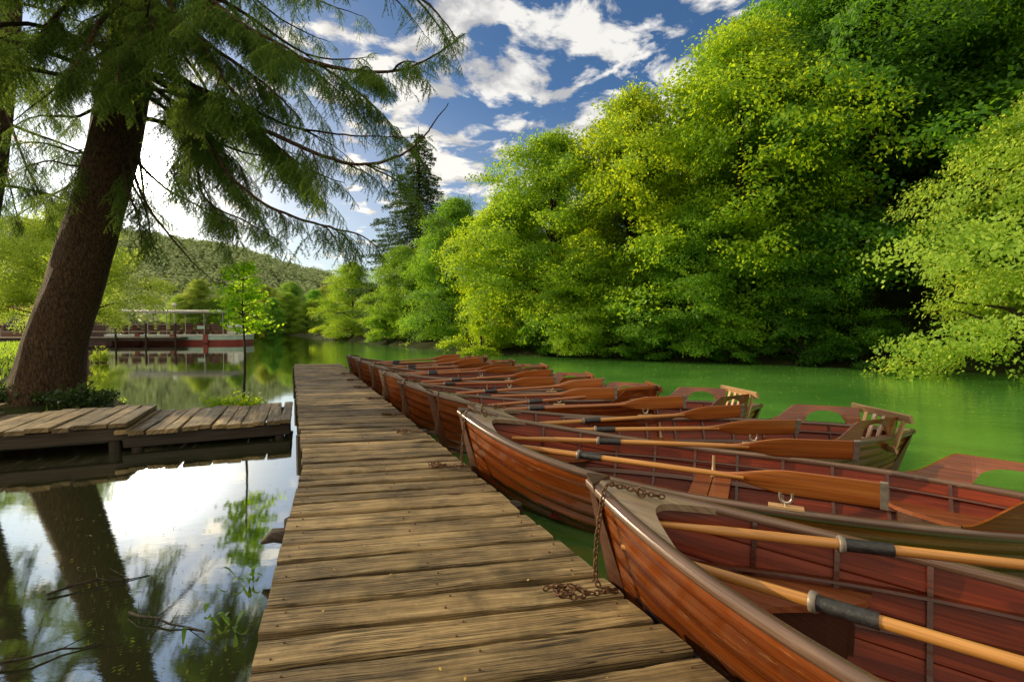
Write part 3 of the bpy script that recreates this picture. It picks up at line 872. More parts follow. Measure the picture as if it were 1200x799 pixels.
def make_spruce2():
    r = np.random.default_rng(77)
    root = empty('spruce_tree')
    tag(root, 'second dark spruce trunk cut off by the left edge of the photo', 'tree')
    path = [W(-70, 480, 10.2), W(-45, 380, 10.2), W(-15, 230, 10.2), W(2, 100, 10.2), W(11, 0, 10.2), W(16, -200, 10.2), W(20, -420, 10.2)]
    path[0][2] = -.4
    mbt, tp = trunk_mesh(path, [.28, .25, .23, .215, .20, .16, .04], 9, 1.4, 30)
    mbt.build('trunk', M_BARK, root)
    mb = MB(); fo = Foliage()
    for i in range(22):
        z = 4.2 + 10 * i / 22
        c = tp[int(np.argmin(np.abs(tp[:, 2] - z)))]
        a = i * 2.399
        o = np.array((math.cos(a), math.sin(a), 0)); l = 3.0 * (1 - .6 * i / 22)
        bough(mb, fo, [c, c + o * l * .5 + (0, 0, -.1 * l), c + o * l + (0, 0, -.3 * l)], .04, r, 8, .2, (.7, 1.3), .25, 2)
    for pts in ([(2, 120, 10.2), (30, 190, 9.8), (50, 230, 9.6), (62, 262, 9.5)], [(-5, 160, 10.2), (15, 230, 10), (22, 270, 10)], [(5, 60, 10.2), (40, 110, 9.6), (70, 150, 9.4)]):
        bough(mb, fo, [W(*q) for q in pts], .03, r, 14, .2, (.6, 1.1), .4, 3)
    mb.build('branches', M_BARK, root)
    link('crown', fo.mesh('crown'), root, [M_NEEDLE])
make_spruce2()

# ------------------------------------------------------------------ docks
def edgeR(d): return .726 - .452 * (d - 1.63)
def edgeL(d): return (-.914 - .356 * (d - 1.63)) if d < 4.15 else (-1.811 - .458 * (d - 4.15))
def plank(mb, a, b, wid, th, r, seg=12, up=(0, 0, 1), warp=.005, ragged=.007, cL=0.0, cR=0.0):
    """one board from a to b (centre line of its top)"""
    a, b = np.array(a, float), np.array(b, float)
    t = b - a; L = np.linalg.norm(t); t /= L
    s = np.cross(up, t); s /= np.linalg.norm(s); u = np.cross(t, s)
    rv = r.random(); tilt = r.normal() * .018; bow = r.normal() * warp
    e0 = np.cumsum(r.normal(size=seg + 1)) * ragged * .4; e1 = np.cumsum(r.normal(size=seg + 1)) * ragged * .4
    e0 -= e0.mean(); e1 -= e1.mean()
    P = []; UV = []
    bev = .007
    for i in range(seg + 1):
        k = i / seg
        c = a + t * L * k + u * (bow * 4 * k * (1 - k) + r.normal() * .0012)
        h0, h1 = -wid / 2 + e0[i], wid / 2 + e1[i]
        ring = [(h0, -th), (h1, -th), (h1, -bev), (h1 - bev * 1.2, -.001), ((h0 + h1) / 2, .001 + r.normal() * .0006), (h0 + bev * 1.2, -.001), (h0, -bev)]
        P.append([tuple(c + s * q + t * (q * (cL * (1 - k) + cR * k)) + u * (w + q * tilt)) for q, w in ring])
        UV.append([(L * k + rv * 9, q + (.0 if w > -.02 else w) + rv * 23) for q, w in ring])
    mb.grid(P, UV, rv, False, closed=True)
    mb.add(P[0], [tuple(range(6, -1, -1))], UV[0], rv); mb.add(P[-1], [tuple(range(7))], UV[-1], rv)

def make_dock():
    r = np.random.default_rng(4)
    root = empty('boat_dock', (-1.5, 5, 0))
    tag(root, 'long narrow weathered plank dock running out into the lake past the boats', 'dock')
    def loc(o):
        o.location = (1.5, -5, 0); return o
    mb = MB(); nails = MB()
    def shear(q, dx, dy):
        sl = -.452 if q > 50 else (-.356 if q < 4.15 else -.458)
        tx, ty = dx / math.hypot(dx, dy), dy / math.hypot(dx, dy)
        return (sl * tx + ty) / (sl * -ty + tx)
    d = -3.2
    while d < 14.75:
        w = r.uniform(.15, .195) if d < 3.2 else r.uniform(.115, .175)
        gap = r.uniform(.014, .030) * (1.3 if r.random() < .12 else 1)
        xl = edgeL(d) + r.normal() * .007 + (.03 if r.random() < .06 else 0)
        dd = d
        for _ in range(3):
            xr = edgeR(dd); dd = d + .195 * (xr - xl)
        xr += r.normal() * .008
        jit = r.normal() * .006
        z = r.normal() * .0035
        plank(mb, (xl, d - .195 * 0 + jit, z), (xr, dd, z + r.normal() * .003), w, .045, r, 14, cL=shear(d, xr - xl, dd - d), cR=shear(99, xr - xl, dd - d))
        for q, zz in ((.055, .5), (.945, .5), (.5, .5)):
            for f in (-.28, .28):
                nx, ny = xl + (xr - xl) * q + r.normal() * .008, d + (dd - d) * q + f * w + jit
                nails.tube([(nx, ny, z - .004), (nx, ny, z + .0035)], [.0052, .0045], 7)
        d += w + gap
    dk = loc(mb.build('deck', M_DOCK, root))
    nails.build('nails', M_RUST, dk)['kind'] = 'stuff'
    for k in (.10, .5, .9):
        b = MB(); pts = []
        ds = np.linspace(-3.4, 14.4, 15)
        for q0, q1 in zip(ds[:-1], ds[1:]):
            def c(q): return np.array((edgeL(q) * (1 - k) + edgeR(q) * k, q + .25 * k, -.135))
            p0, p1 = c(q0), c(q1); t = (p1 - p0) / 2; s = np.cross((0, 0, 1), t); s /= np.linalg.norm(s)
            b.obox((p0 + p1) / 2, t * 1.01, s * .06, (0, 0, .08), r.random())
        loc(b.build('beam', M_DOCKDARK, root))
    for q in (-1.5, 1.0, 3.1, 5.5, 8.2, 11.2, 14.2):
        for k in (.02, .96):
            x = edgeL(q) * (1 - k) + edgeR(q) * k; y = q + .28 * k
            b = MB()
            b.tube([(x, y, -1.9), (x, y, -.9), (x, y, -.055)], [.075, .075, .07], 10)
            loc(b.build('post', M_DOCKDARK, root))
    # the split end of a cross log that sticks out on the left
    b = MB(); q = 2.95
    p = np.array((edgeL(q), q, -.10))
    b.tube([p + (.45, .08, -.02), p + (.0, 0, 0), p + (-.08, -.015, .01), p + (-.15, -.03, -.03)], [.05, .052, .045, .012], 8)
    loc(b.build('log', M_DOCKDARK, root))
make_dock()

CO = np.array((-2.86, 6.32)); CU = np.array((-.914, -.407)); CV = np.array((-.407, .914))
def cpt(u, v, z): p = CO + CU * u + CV * v; return (p[0], p[1], z)
def walkway(label, u0, u1, v0, v1, z, seed, wmin=.12, wmax=.17, along=False, beamz=.15):
    r = np.random.default_rng(seed)
    c = cpt((u0 + u1) / 2, (v0 + v1) / 2, z)
    root = empty('walkway', c); tag(root, label, 'walkway', 'short plank walkways on the left')
    off = (-c[0], -c[1], -c[2])
    mb = MB()
    if not along:
        u = u0
        while u < u1:
            w = r.uniform(wmin, wmax)
            dz = r.normal() * .006
            plank(mb, cpt(u + w / 2 + r.normal() * .012, v0 + r.normal() * .015, z + dz), cpt(u + w / 2 + r.normal() * .012, v1 + r.normal() * .02, z + dz + r.normal() * .006), w, .05, r, 10, ragged=.010)
            u += w + r.uniform(.004, .016)
    else:
        v = v0
        while v < v1:
            w = r.uniform(.16, .22)
            plank(mb, cpt(u0 + r.normal() * .02, v + w / 2, z), cpt(u1 + r.normal() * .02, v + w / 2, z + r.normal() * .004), w, .05, r, 10)
            v += w + .012
    mb.build('deck', M_DOCK, root).location = off
    for v in (v0 + .10, v1 - .10):
        b = MB()
        a, e = np.array(cpt(u0 + .03, v, z - .055 - beamz / 2)), np.array(cpt(u1 - .03, v, z - .055 - beamz / 2))
        t = (e - a) / 2; s = np.cross((0, 0, 1), t); s /= np.linalg.norm(s)
        b.obox((a + e) / 2, t, s * .05, (0, 0, beamz / 2), r.random())
        b.build('beam', M_DOCKDARK, root).location = off
    n = max(2, int((u1 - u0) / 1.6) + 1)
    for i in range(n):
        uu = u0 + .15 + (u1 - u0 - .3) * i / (n - 1)
        for v in (v0 + .12, v1 - .12):
            p = cpt(uu, v, 0)
            b = MB(); b.tube([(p[0], p[1], -1.6), (p[0], p[1], z - .058)], .06, 8)
            b.build('post', M_DOCKDARK, root).location = off
walkway('low plank walkway joining the main dock from the left, nearest the dock', .03, 1.86, 0, 1.56, -.035, 11)
walkway('raised plank walkway section beyond the low one, in front of the leaning spruce trunk', 1.78, 6.2, .02, 1.5, .055, 12, .15, .2)
walkway('board platform on top of the walkway at the left edge by the spruce trunk', 3.55, 6.6, .95, 1.8, .15, 13, along=True, beamz=.03)

# ------------------------------------------------------------------ rowing boats
L_, HBM = 4.4, .60
def hb(t): return .012 + HBM * (1 - abs(2 * t - 1) ** 2.4)
def zg(t): return .47 + (.25 * (1 - 2 * t) ** 2 if t < .5 else -.005 * (2 * t - 1) ** 2)
def zk(t): return -.12 + .09 * abs(2 * t - 1) ** 6
def sect(t, s, inset=0.0):
    e = abs(2 * t - 1)
    pe = .50 + .62 * e ** 3; q = 1.75 - .75 * e ** 2
    y = max(hb(t) * s ** pe - inset, .002)
    z = zk(t) + (zg(t) - zk(t)) * s ** q
    x = L_ * t + (1 - s) * .20 * (1 - 2 * t) ** 5 + inset * .8 * (1 - 2 * t) ** 3
    return np.array((x, y, z))
def s_at(t, z):
    e = abs(2 * t - 1); q = 1.75 - .75 * e ** 2
    return max(0, (z - zk(t)) / (zg(t) - zk(t))) ** (1 / q)
def mir(p, sd): return (p[0], p[1] * sd, p[2])
TS = np.concatenate([np.linspace(0, .16, 12), np.linspace(.19, .81, 24), np.linspace(.84, 1, 12)])

def make_boat():
    root = empty('rowing_boat')
    # hull: seven lapped strakes outside, a smooth skin inside
    mb = MB()
    kn = np.linspace(0, 1, 8) ** .9
    for sd_ in (1, -1):
        for k in range(7):
            rv = random.random()
            P = []; UV = []
            for t in TS:
                row = []; ur = []
                for j, (s, o) in enumerate(((kn[k], .0), (kn[k] + .002, .007), ((kn[k] + kn[k + 1]) / 2, .004), (kn[k + 1], .0))):
                    p = sect(t, s)
                    f = min(1, min(t, 1 - t) / .06)
                    p[1] += o * f
                    row.append(mir(p, sd_)); ur.append((p[0], s * .9))
                P.append(row); UV.append(ur)
            mb.grid(P, UV, rv, True, flip=(sd_ < 0))
    mb.build('hull', M_HULL, root)
    mb = MB()
    for sd_ in (1, -1):
        P = []; UV = []
        for t in TS[1:-1]:
            ss = [q for k in range(7) for q in ((kn[k] + .001, .019), (kn[k] + .012, .026), (kn[k + 1] - .012, .021))]
            P.append([mir(sect(t, s, o), sd_) for s, o in ss])
            UV.append([(L_ * t, s * .9 + sd_) for s, o in ss])
        mb.grid(P, UV, .5, False, flip=(sd_ > 0))
    mb.build('lining', M_INNER, root)
    # stem boards at both ends
    for end, top in ((0, .03), (1, .015)):
        mb = MB()
        P = []; UV = []
        for s in np.linspace(0, 1.0, 14):
            p = sect(end, s); w = .011 + .004 * s
            sg = -1 if end == 0 else 1
            zz = p[2] + top * s ** 6
            dx = .085 - .03 * s
            inn = sect(.022 if end == 0 else .978, s)
            P.append([(p[0] + sg * .022, -w * .6, zz), (p[0] + sg * .022, w * .6, zz), (p[0] - sg * dx, inn[1] + .012, zz - top * .6 * s ** 6), (p[0] - sg * dx, -inn[1] - .012, zz - top * .6 * s ** 6)])
            UV.append([(zz, 0), (zz, .02), (zz, .1), (zz, .2)])
        mb.grid(P, UV, .5, False, closed=True)
        mb.add(P[-1], [(0, 1, 2, 3)], UV[-1])
        mb.build('stem', M_STEM, root)
    # gunwales
    for sd_ in (1, -1):
        mb = MB(); P = []; UV = []
        for i, t in enumerate(TS):
            p = sect(t, 1)
            t2 = min(t + .004, 1); t1 = max(t - .004, 0)
            tn = sect(t2, 1) - sect(t1, 1); tn[2] = 0; tn /= np.linalg.norm(tn)
            nn = np.array((-tn[1], tn[0], 0))
            prof = [(-.034, -.020), (-.034, .004), (-.026, .012), (.014, .013), (.022, .006), (.024, -.012), (.018, -.030), (.004, -.034)]
            row = []
            for a, b in prof:
                q = p + nn * a + np.array((0, 0, b))
                q[1] = max(q[1], .001)
                row.append(mir(q, sd_))
            P.append(row); UV.append([(p[0], a + b * .7) for a, b in prof])
        mb.grid(P, UV, .5 + .1 * sd_, True, flip=(sd_ > 0), closed=True)
        mb.build('gunwale', M_GUN, root)
    # rubbing strip a hand below the rim
    # foredeck with a scalloped edge, small after deck
    def deck(name, xs0, xc, xs, sgn):
        mb = MB(); n = 17; P = []; UV = []
        rows = 12
        for i in range(rows):
            row = []; ur = []
            for j in range(n):
                v = -1 + 2 * j / (n - 1)
                xe = xc + (xs - xc) * abs(v) ** 2.2 if sgn > 0 else xc - (xc - xs) * abs(v) ** 2.2
                x = xs0 + (xe - xs0) * i / (rows - 1)
                t = x / L_
                y = v * max(hb(t) - .012, .002)
                row.append((x, y, zg(t) + .007 + .014 * (1 - v * v))); ur.append((x, y))
            P.append(row); UV.append(ur)
        mb.grid(P, UV, .6, True, flip=(sgn > 0))
        e = P[-1]
        mb.grid([e, [(p[0] - .004 * sgn, p[1], p[2] - .032) for p in e]], None, .4, False, flip=(sgn > 0))
        mb.grid([[(p[0] - .02, p[1] * .97, p[2] - .03) for p in row] for row in P], None, .4, True, flip=(sgn < 0))
        return mb.build(name, M_DECK, root)
    deck('foredeck', .03, .34, .56, 1)
    deck('after_deck', L_ - .03, L_ - .22, L_ - .34, -1)
    # ribs
    for t in np.linspace(.15, .93, 12):
        for sd_ in (1, -1):
            mb = MB(); P = []
            for s in np.linspace(.30, .985, 9):
                a = sect(t, s, .021); b = sect(t, s, .040)
                dx = .012
                P.append([mir((a[0] - dx, a[1], a[2]), sd_), mir((b[0] - dx * .8, b[1], b[2] + .004), sd_), mir((b[0] + dx * .8, b[1], b[2] + .004), sd_), mir((a[0] + dx, a[1], a[2]), sd_)])
            mb.grid(P, None, random.random(), False, flip=(sd_ > 0))
            mb.build('rib', M_RIB, root)
    # stringers inside
    for sd_ in (1, -1):
        mb = MB()
        for z, w in ((.24, .030), (.38, .012)):
            P = []
            for t in np.linspace(.09, .94, 30):
                s0 = min(.97, s_at(t, z)); 
                a = sect(t, min(.985, s_at(t, z + w)), .042); b = sect(t, s0, .042)
                P.append([mir((a[0], a[1] + .02, a[2]), sd_), mir((a[0], a[1] - .012, a[2]), sd_), mir((b[0], b[1] - .012, b[2]), sd_), mir((b[0], b[1] + .02, b[2]), sd_)])
            mb.grid(P, None, .5, False, flip=(sd_ < 0))
        mb.build('stringer', M_RIB, root)
    # floor boards
    mb = MB()
    tt = np.linspace(.05, .95, 30)
    def fw(t, z): return max(sect(t, min(1, s_at(t, z)), .012)[1], .004)
    P = [[(L_ * t, v * fw(t, .045), .045) for v in (-1, -.5, 0, .5, 1)] for t in tt]
    mb.grid(P, None, .3, False, flip=True)
    for k in range(5):
        yc = (k - 2) * .125
        x0, x1 = .75 + .12 * abs(k - 2), 3.75 - .12 * abs(k - 2)
        mb.box(x0, x1, yc - .055, yc + .055, .048, .066, random.random())
    mb.build('floor', M_INNER, root)
    # thwart with knees
    mb = MB()
    z = .285; x0, x1 = 1.92, 2.18
    for a, b, rv in ((x0, (x0 + x1) / 2 - .004, .4), ((x0 + x1) / 2 + .004, x1, .7)):
        w = sect(.5 * (a + b) / L_, 1)[1] * 0 + sect((a + b) / 2 / L_, s_at((a + b) / 2 / L_, z), .03)[1]
        mb.box(a, b, -w, w, z - .022, z, rv)
    mb.build('thwart', M_SEAT, root)
    for sd_ in (1, -1):
        mb = MB()
        pts = []
        for s in np.linspace(s_at(.45, z), .97, 6):
            p = sect(2.05 / L_, s, .055); pts.append(mir(p, sd_))
        mb.tube(pts, [.022, .017, .014, .012, .012, .012], 6)
        mb.build('knee', M_RAIL, root)
    # bow seat with a wavy edge and its dark front
    def seat(name, z, x0, xc, xs, mat, sgn):
        mb = MB(); n = 15; rows = 8; P = []
        for i in range(rows):
            row = []
            for j in range(n):
                v = -1 + 2 * j / (n - 1)
                xe = xc + (xs - xc) * (.5 - .5 * math.cos(math.pi * min(1, abs(v) * 1.15)))
                x = x0 + (xe - x0) * i / (rows - 1)
                t = x / L_
                y = v * sect(t, min(1, s_at(t, z)), .024)[1]
                row.append((x, y, z))
            P.append(row)
        mb.grid(P, [[(p[0], p[1]) for p in r] for r in P], .5, False, flip=(sgn > 0))
        e = P[-1]
        mb.grid([e, [(p[0], p[1], p[2] - .026) for p in e]], None, .9, False, flip=(sgn > 0))
        mb.grid([[(p[0], p[1], p[2] - .026) for p in r] for r in P], None, .2, False, flip=(sgn < 0))
        o = mb.build(name, mat, root)
        b = MB()
        q = [(p[0] - .05 * sgn, p[1] * .96, p[2] - .028) for p in e]
        b.grid([q, [(p[0], min(abs(p[1]), fw(p[0] / L_, .07)) * (1 if p[1] > 0 else -1), .05) for p in q]], None, .1, False, flip=(sgn > 0))
        b.build('seat_front', M_STEM, o)
    seat('bow_seat', .36, .30, .78, 1.10, M_SEAT, 1)
    seat('stern_seat', .30, 4.10, 3.50, 3.14, M_SEAT, -1)
    # armrests: boards with an arched hand hole, standing on the rim
    for sd_ in (1, -1):
        mb = MB(); X0, LN = 3.26, .78
        Pt = []; rows = []
        for i in range(44):
            x = LN * i / 43
            u = min(1, x / .30); top = .172 * (u * u * (3 - 2 * u)) + .012
            if x > LN - .06: top *= 1
            hx = (x - .49) / .165
            bot = .100 * math.sqrt(max(0, 1 - hx * hx)) if abs(hx) < 1 else 0
            if bot: bot += .028
            t = (X0 + x) / L_
            rows.append((X0 + x, hb(t) - .005, zg(t) + .012, bot, min(top, .172), x))
        for o0, o1, fl in ((.011, .011, sd_ < 0), (-.011, -.011, sd_ > 0)):
            P = [[mir((a, y + o0, z + b), sd_), mir((a, y + o0 + .02 * tp / .2, z + (b + tp) / 2), sd_), mir((a, y + o0 + .04 * tp / .2, z + tp), sd_)] for a, y, z, b, tp, x in rows]
            mb.grid(P, [[(p[0], p[2]) for p in r] for r in P], .5, False, flip=fl)
        P = [[mir((a, y + .011 + .04 * tp / .2, z + tp), sd_), mir((a, y - .011 + .04 * tp / .2, z + tp), sd_)] for a, y, z, b, tp, x in rows]
        mb.grid(P, None, .9, False, flip=(sd_ > 0))
        P = [[mir((a, y + .011, z + b), sd_), mir((a, y - .011, z + b), sd_)] for a, y, z, b, tp, x in rows]
        mb.grid(P, None, .9, False, flip=(sd_ < 0))
        a, y, z, b, tp, x = rows[-1]
        mb.add([mir(q, sd_) for q in ((a, y + .011, z), (a, y - .011, z), (a, y - .011 + .04, z + tp), (a, y + .011 + .04, z + tp))], [(0, 1, 2, 3) if sd_ < 0 else (3, 2, 1, 0)])
        mb.build('armrest', M_HULL, root)
    # slatted backrest
    br = empty('backrest', (4.0, 0, -.055), 0, root)
    hw = .34
    mb = MB(); mb.obox((.075, 0, .700), (0, hw * 1.1, 0), (.014, 0, .004), (-.012, 0, .036), .6); mb.build('top_rail', M_RAIL, br)
    mb = MB(); mb.obox((-.01, 0, .40), (0, hw * .92, 0), (.012, 0, .004), (-.010, 0, .030), .4); mb.build('bottom_rail', M_RAIL, br)
    for k in range(6):
        y = -.29 + .116 * k
        mb = MB(); mb.obox((.034, y, .55), (.038, 0, .125), (0, .021, 0), (.008, 0, -.0025), random.random()); mb.build('slat', M_RAIL, br)
    # rowlocks on blocks
    for sd_ in (1, -1):
        x = 2.50; t = x / L_; y = hb(t) - .006; z = zg(t) + .013
        rl = MB(); 
        pts = [(x, (y) * sd_, z + .02)]
        rl.tube([(x, y * sd_, z), (x, y * sd_, z + .030)], .009, 8)
        U = [(x + .030 * math.cos(a), y * sd_, z + .062 + .032 * math.sin(a)) for a in np.linspace(-math.pi * .5 - 1.9, -math.pi * .5 + 1.9, 12)]
        rl.tube([(p[0], p[1], p[2] + (0.012 if i in (0, 11) else 0)) for i, p in enumerate(U)], .0075, 7)
        o = rl.build('rowlock', M_METAL, root)
        b = MB(); b.obox((x, y * sd_, z + .006), (.085, 0, 0), (0, .026, 0), (0, 0, .008), .8); b.build('rowlock_block', M_RAIL, o)
    # ring bolt on the foredeck
    mb = MB()
    zz = zg(.26 / L_) + .03
    mb.tube([(.26 + .022 * math.cos(a), 0, zz + .02 + .022 * math.sin(a)) for a in np.linspace(0, 2 * math.pi, 12)], .005, 6, cap=False)
    mb.build('ring_bolt', M_RUST, root)
    return root

BOATS = [  # bow x, bow y, heading in degrees, sink
    (.39, 2.36, -39, 0, 'nearest wooden rowing boat, with a chained bow beside the dock planks in front'),
    (-.46, 4.28, -27, 0, 'second wooden rowing boat from the camera, with a chain hanging from its bow'),
    (-.42, 4.72, .8, -.03, 'third rowing boat, bow tucked behind the second boat, sun-bright backrest nearest the green water'),
    (-.97, 5.55, 8.0, 0, 'fourth rowing boat from the camera, with the second sun-bright backrest from the right'),
    (-1.56, 6.62, 0, 0, 'fifth rowing boat from the camera along the dock'),
    (-2.20, 8.03, 1, 0, 'sixth rowing boat from the camera along the dock'),
    (-2.80, 9.43, 9, 0, 'third rowing boat from the far end of the dock'),
    (-3.43, 10.6, 11, 0, 'next to last rowing boat at the far end of the dock'),
    (-4.12, 12.05, 11, 0, 'last rowing boat, farthest away at the end of the dock'),
]
ORD = ['nearest', 'second', 'third', 'fourth', 'fifth', 'sixth', 'third from last', 'next to last', 'farthest']
boat0 = make_boat()

def make_oar():
    root = empty('oar')
    mb = MB()
    xs = np.linspace(0, 1.86, 20)
    mb.tube([(x, 0, 0) for x in xs], [.016 if x < .14 else (.0175 if x < .2 else .0215 - .004 * max(0, (x - .8)) ) for x in xs], 12)
    mb.build('shaft', M_OAR, root)
    # blade: round shaft flattening into a long narrow blade
    mb = MB(); P = []; UV = []
    for x in np.linspace(1.70, 2.55, 22):
        u = (x - 1.70) / .85
        g = min(1, max(0, (u - .02) / .46)); g = g * g * (3 - 2 * g)
        w = .0185 + .062 * g - .006 * max(0, u - .5)
        h = .0185 - .0125 * min(1, u / .45)
        P.append([(x, w * math.cos(a), h * math.sin(a) * (1 - .25 * abs(math.cos(a)))) for a in np.linspace(0, 2 * math.pi, 14, endpoint=False)])
        UV.append([(x, w * math.cos(a)) for a in np.linspace(0, 2 * math.pi, 14, endpoint=False)])
    mb.grid(P, UV, .5, True, closed=True, flip=True)
    mb.add(P[-1], [tuple(range(14))], UV[-1])
    bl = mb.build('blade', M_BLADE, root)
    mb = MB(); mb.obox((2.534, 0, 0), (.0175, 0, 0), (0, .0795, 0), (0, 0, .0085), .5, .003); mb.build('tip_band', M_BAND, bl)
    mb = MB(); mb.tube([(.76, 0, 0), (.93, 0, 0)], .0265, 14); sl_ = mb.build('sleeve', M_BLACK, root)
    mb = MB(); mb.tube([(.737, 0, 0), (.740, 0, 0), (.757, 0, 0), (.760, 0, 0)], [.032, .036, .036, .032], 14); mb.build('button', M_BAND, sl_)
    return root
oar0 = make_oar()

def chain_mesh(pts, link_len=.030, rad=.0035):
    p = smooth_path(pts, 8)
    seg = np.diff(p, axis=0); ls = np.linalg.norm(seg, axis=1); cum = np.concatenate([[0], np.cumsum(ls)]); L = cum[-1]
    mb = MB(); n = int(L / (link_len * .72))
    for k in range(n):
        s = L * (k + .5) / n
        i = min(np.searchsorted(cum, s, side='right') - 1, len(seg) - 1)
        c = p[i] + seg[i] * ((s - cum[i]) / ls[i]); t = seg[i] / ls[i]
        a = np.cross(t, (.31, .22, .92)); a /= np.linalg.norm(a); b = np.cross(t, a)
        w = a if k % 2 else b
        ang = random.uniform(-.4, .4)
        w = w * math.cos(ang) + np.cross(t, w) * math.sin(ang)
        ring = []
        for q in np.linspace(0, 2 * math.pi, 10, endpoint=False):
            ring.append(c + t * (link_len * .5 * math.cos(q)) + w * (link_len * .30 * math.sin(q)))
        mb.tube(ring + [ring[0]], rad, 5, cap=False)
    return mb

GB = 'wooden rowing boats moored along the dock'
for i, (bx, by, hd, sink, lab) in enumerate(BOATS):
    o = boat0 if i == 0 else copy_tree(boat0)
    h = math.radians(hd)
    o.location = (bx, by, WZ + sink); o.rotation_euler = (0, 0, h); bs = 1.0 if i < 3 else (.95 if i == 3 else .86); o.scale = (bs, .96 if i > 3 else 1, 1)
    tag(o, lab, 'rowing boat', GB)
    ca, sa = math.cos(h), math.sin(h)
    def bw(p): p = (p[0] * bs, p[1], p[2]); return np.array((bx + p[0] * ca - p[1] * sa, by + p[0] * sa + p[1] * ca, p[2] + WZ + sink))
    for ch in o.children:
        if ch.name.startswith('backrest'):
            for q in ch.children:
                q.material_slots[0].link = 'OBJECT'; q.material_slots[0].material = M_RAIL if i in (2, 3) else M_SEAT  # two boats keep the painted glint, the others plain seat wood
    # oars
    rj = random.Random(100 + i)
    for side in (1, -1):
        if i == 0:
            a, b = ((.30, .05, .565), (1.53, .53, .575)) if side > 0 else ((.22, -.10, .49), (1.43, -.235, .575))
        else:
            a, b = (.45 + rj.uniform(-.05, .05), side * .12, .50), (2.97, side * (.47 + rj.uniform(-.04, .03)), .585 + rj.uniform(-.01, .03))
        pa, pb = bw(a), bw(b)
        d = Vector(pb - pa).normalized()
        up = Vector((-sa, ca, 0)) * 1.0 + Vector((0, 0, .75 * side))
        Y = (Vector((0, 0, 1)) - d * d.z).normalized()
        tilt = rj.uniform(-.25, .25) + (.35 if side < 0 else .15)
        Z = d.cross(Y)
        Y2 = Y * math.cos(tilt) + Z * math.sin(tilt); Z2 = d.cross(Y2)
        q = oar0 if (i == 0 and side == 1) else copy_tree(oar0)
        R = Matrix((d, Y2, Z2)).transposed().to_4x4()
        q.matrix_world = Matrix.Translation(pa) @ R
        if i >= 3:
            for ch in q.children:
                if ch.name.startswith('shaft'):
                    ch.material_slots[0].link = 'OBJECT'; ch.material_slots[0].material = M_BLADE
        sidew = 'far' if side > 0 else 'near'
        tag(q, f'golden oar with black sleeve along the {sidew} side of the {ORD[i]} boat', 'oar', 'oars lying in the boats')
    # mooring chain
    side_out = bw((.20, -hb(.2 / L_) - .03, zg(.05) + .012))
    ring = bw((.26, 0, zg(.26 / L_) + .05)); loop = bw((.34, .07, zg(.08) + .045)); over = bw((.16, -.02, zg(.04) + .045)); rimp = bw((.13, -hb(.13 / L_) - .02, zg(.03) + .024))
    down = bw((.11, -hb(.13 / L_) - .055, .33)); 
    ex = edgeR(down[1])
    foot = np.array((ex - .03, down[1] - .04, .012)) if i != 2 else None
    if i == 2:
        down = bw((.14, -.16, .45)); foot = bw((.16, -.17, .12))
        pts = [ring, loop, over, rimp, down, foot]
    else:
        rr = random.Random(50 + i)
        pile = []
        c = foot + np.array((-.16, -.03, 0))
        for k in range(13 if i < 4 else 8):
            a = k * 1.25
            pile.append(c + np.array((.055 * math.cos(a) + rr.uniform(-.02, .02) - .008 * k, .03 * math.sin(a) + rr.uniform(-.02, .02), .001 * k + rr.uniform(0, .012))))
        lowp = np.array((foot[0] + .05, foot[1] + .01, -.02))
        pts = [loop, ring, over, rimp, down, (down * .3 + lowp * .7), foot] + pile
    cm = chain_mesh(pts, .034 if i < 4 else .045, .0040 if i < 4 else .006)
    c = cm.build('mooring_chain', M_RUST)
    tag(c, f'rusty chain from the bow of the {ORD[i]} boat' + (' heaped on the dock planks' if i != 2 else ' hanging beside the second boat'), 'chain', 'rusty mooring chains')

# ------------------------------------------------------------------ sapling, plants, ivy
def make_sapling():
    r = np.random.default_rng(9)
    b = W(284, 462, 7.95); b[2] = -.22
    root = empty('sapling', b); tag(root, 'slim young maple with bright green leaves standing behind the low walkway', 'tree')
    top = W(286, 306, 7.95) - b
    mb = MB()
    tp = smooth_path([(0, 0, 0), top * .35 + (.03, 0, 0), top * .7 + (-.02, 0, 0), top], 6)
    mb.tube(tp, np.linspace(.026, .006, len(tp)), 8)
    P = []; N = []; S = []
    for k in range(64):
        f = r.uniform(.52, 1.0)
        c = tp[int(f * (len(tp) - 1))]
        th = r.uniform(0, 6.28); l = .66 * (1.15 - f) ** .6 * r.uniform(.5, 1.1)
        e = c + np.array((math.cos(th) * l, math.sin(th) * l, .22 * l + r.normal() * .03))
        mb.tube([c, (c + e) / 2 + (0, 0, .03), e], [.006, .004, .002], 4, cap=False)
        m = 22
        t = r.uniform(.3, 1.1, m)[:, None]
        P.append(c + (e - c) * t + r.normal(size=(m, 3)) * (.045, .045, .03) + np.array((0, 0, -.02)))
        N.append(np.array((0, 0, 1)) + r.normal(size=(m, 3)) * .6); S.append(r.uniform(.05, .088, m))
    mb.build('trunk', M_TRUNK, root)
    V, Fq = quads_from(np.concatenate(P), np.concatenate(N), np.concatenate(S), .9)
    o = link('crown', np_mesh('crown', V, Fq, r.random(len(Fq))), root, [M_LEAF]); o.color = (1.7, 1.7, 1.2, 1)
    # mound of soil it grows from
    n = 24; P = []
    for i in range(9):
        q = i / 8
        P.append([(b[0] + 1.05 * q * math.cos(a) * 1.2, b[1] + .55 * q * math.sin(a) + .15, WZ + .12 - .5 * q ** 2.2) for a in np.linspace(0, 2 * math.pi, n, endpoint=False)])
    g = MB(); g.grid(P, None, .5, True, closed=True)
    tag(g.build('soil_mound', M_GROUND), kind='structure')
make_sapling()

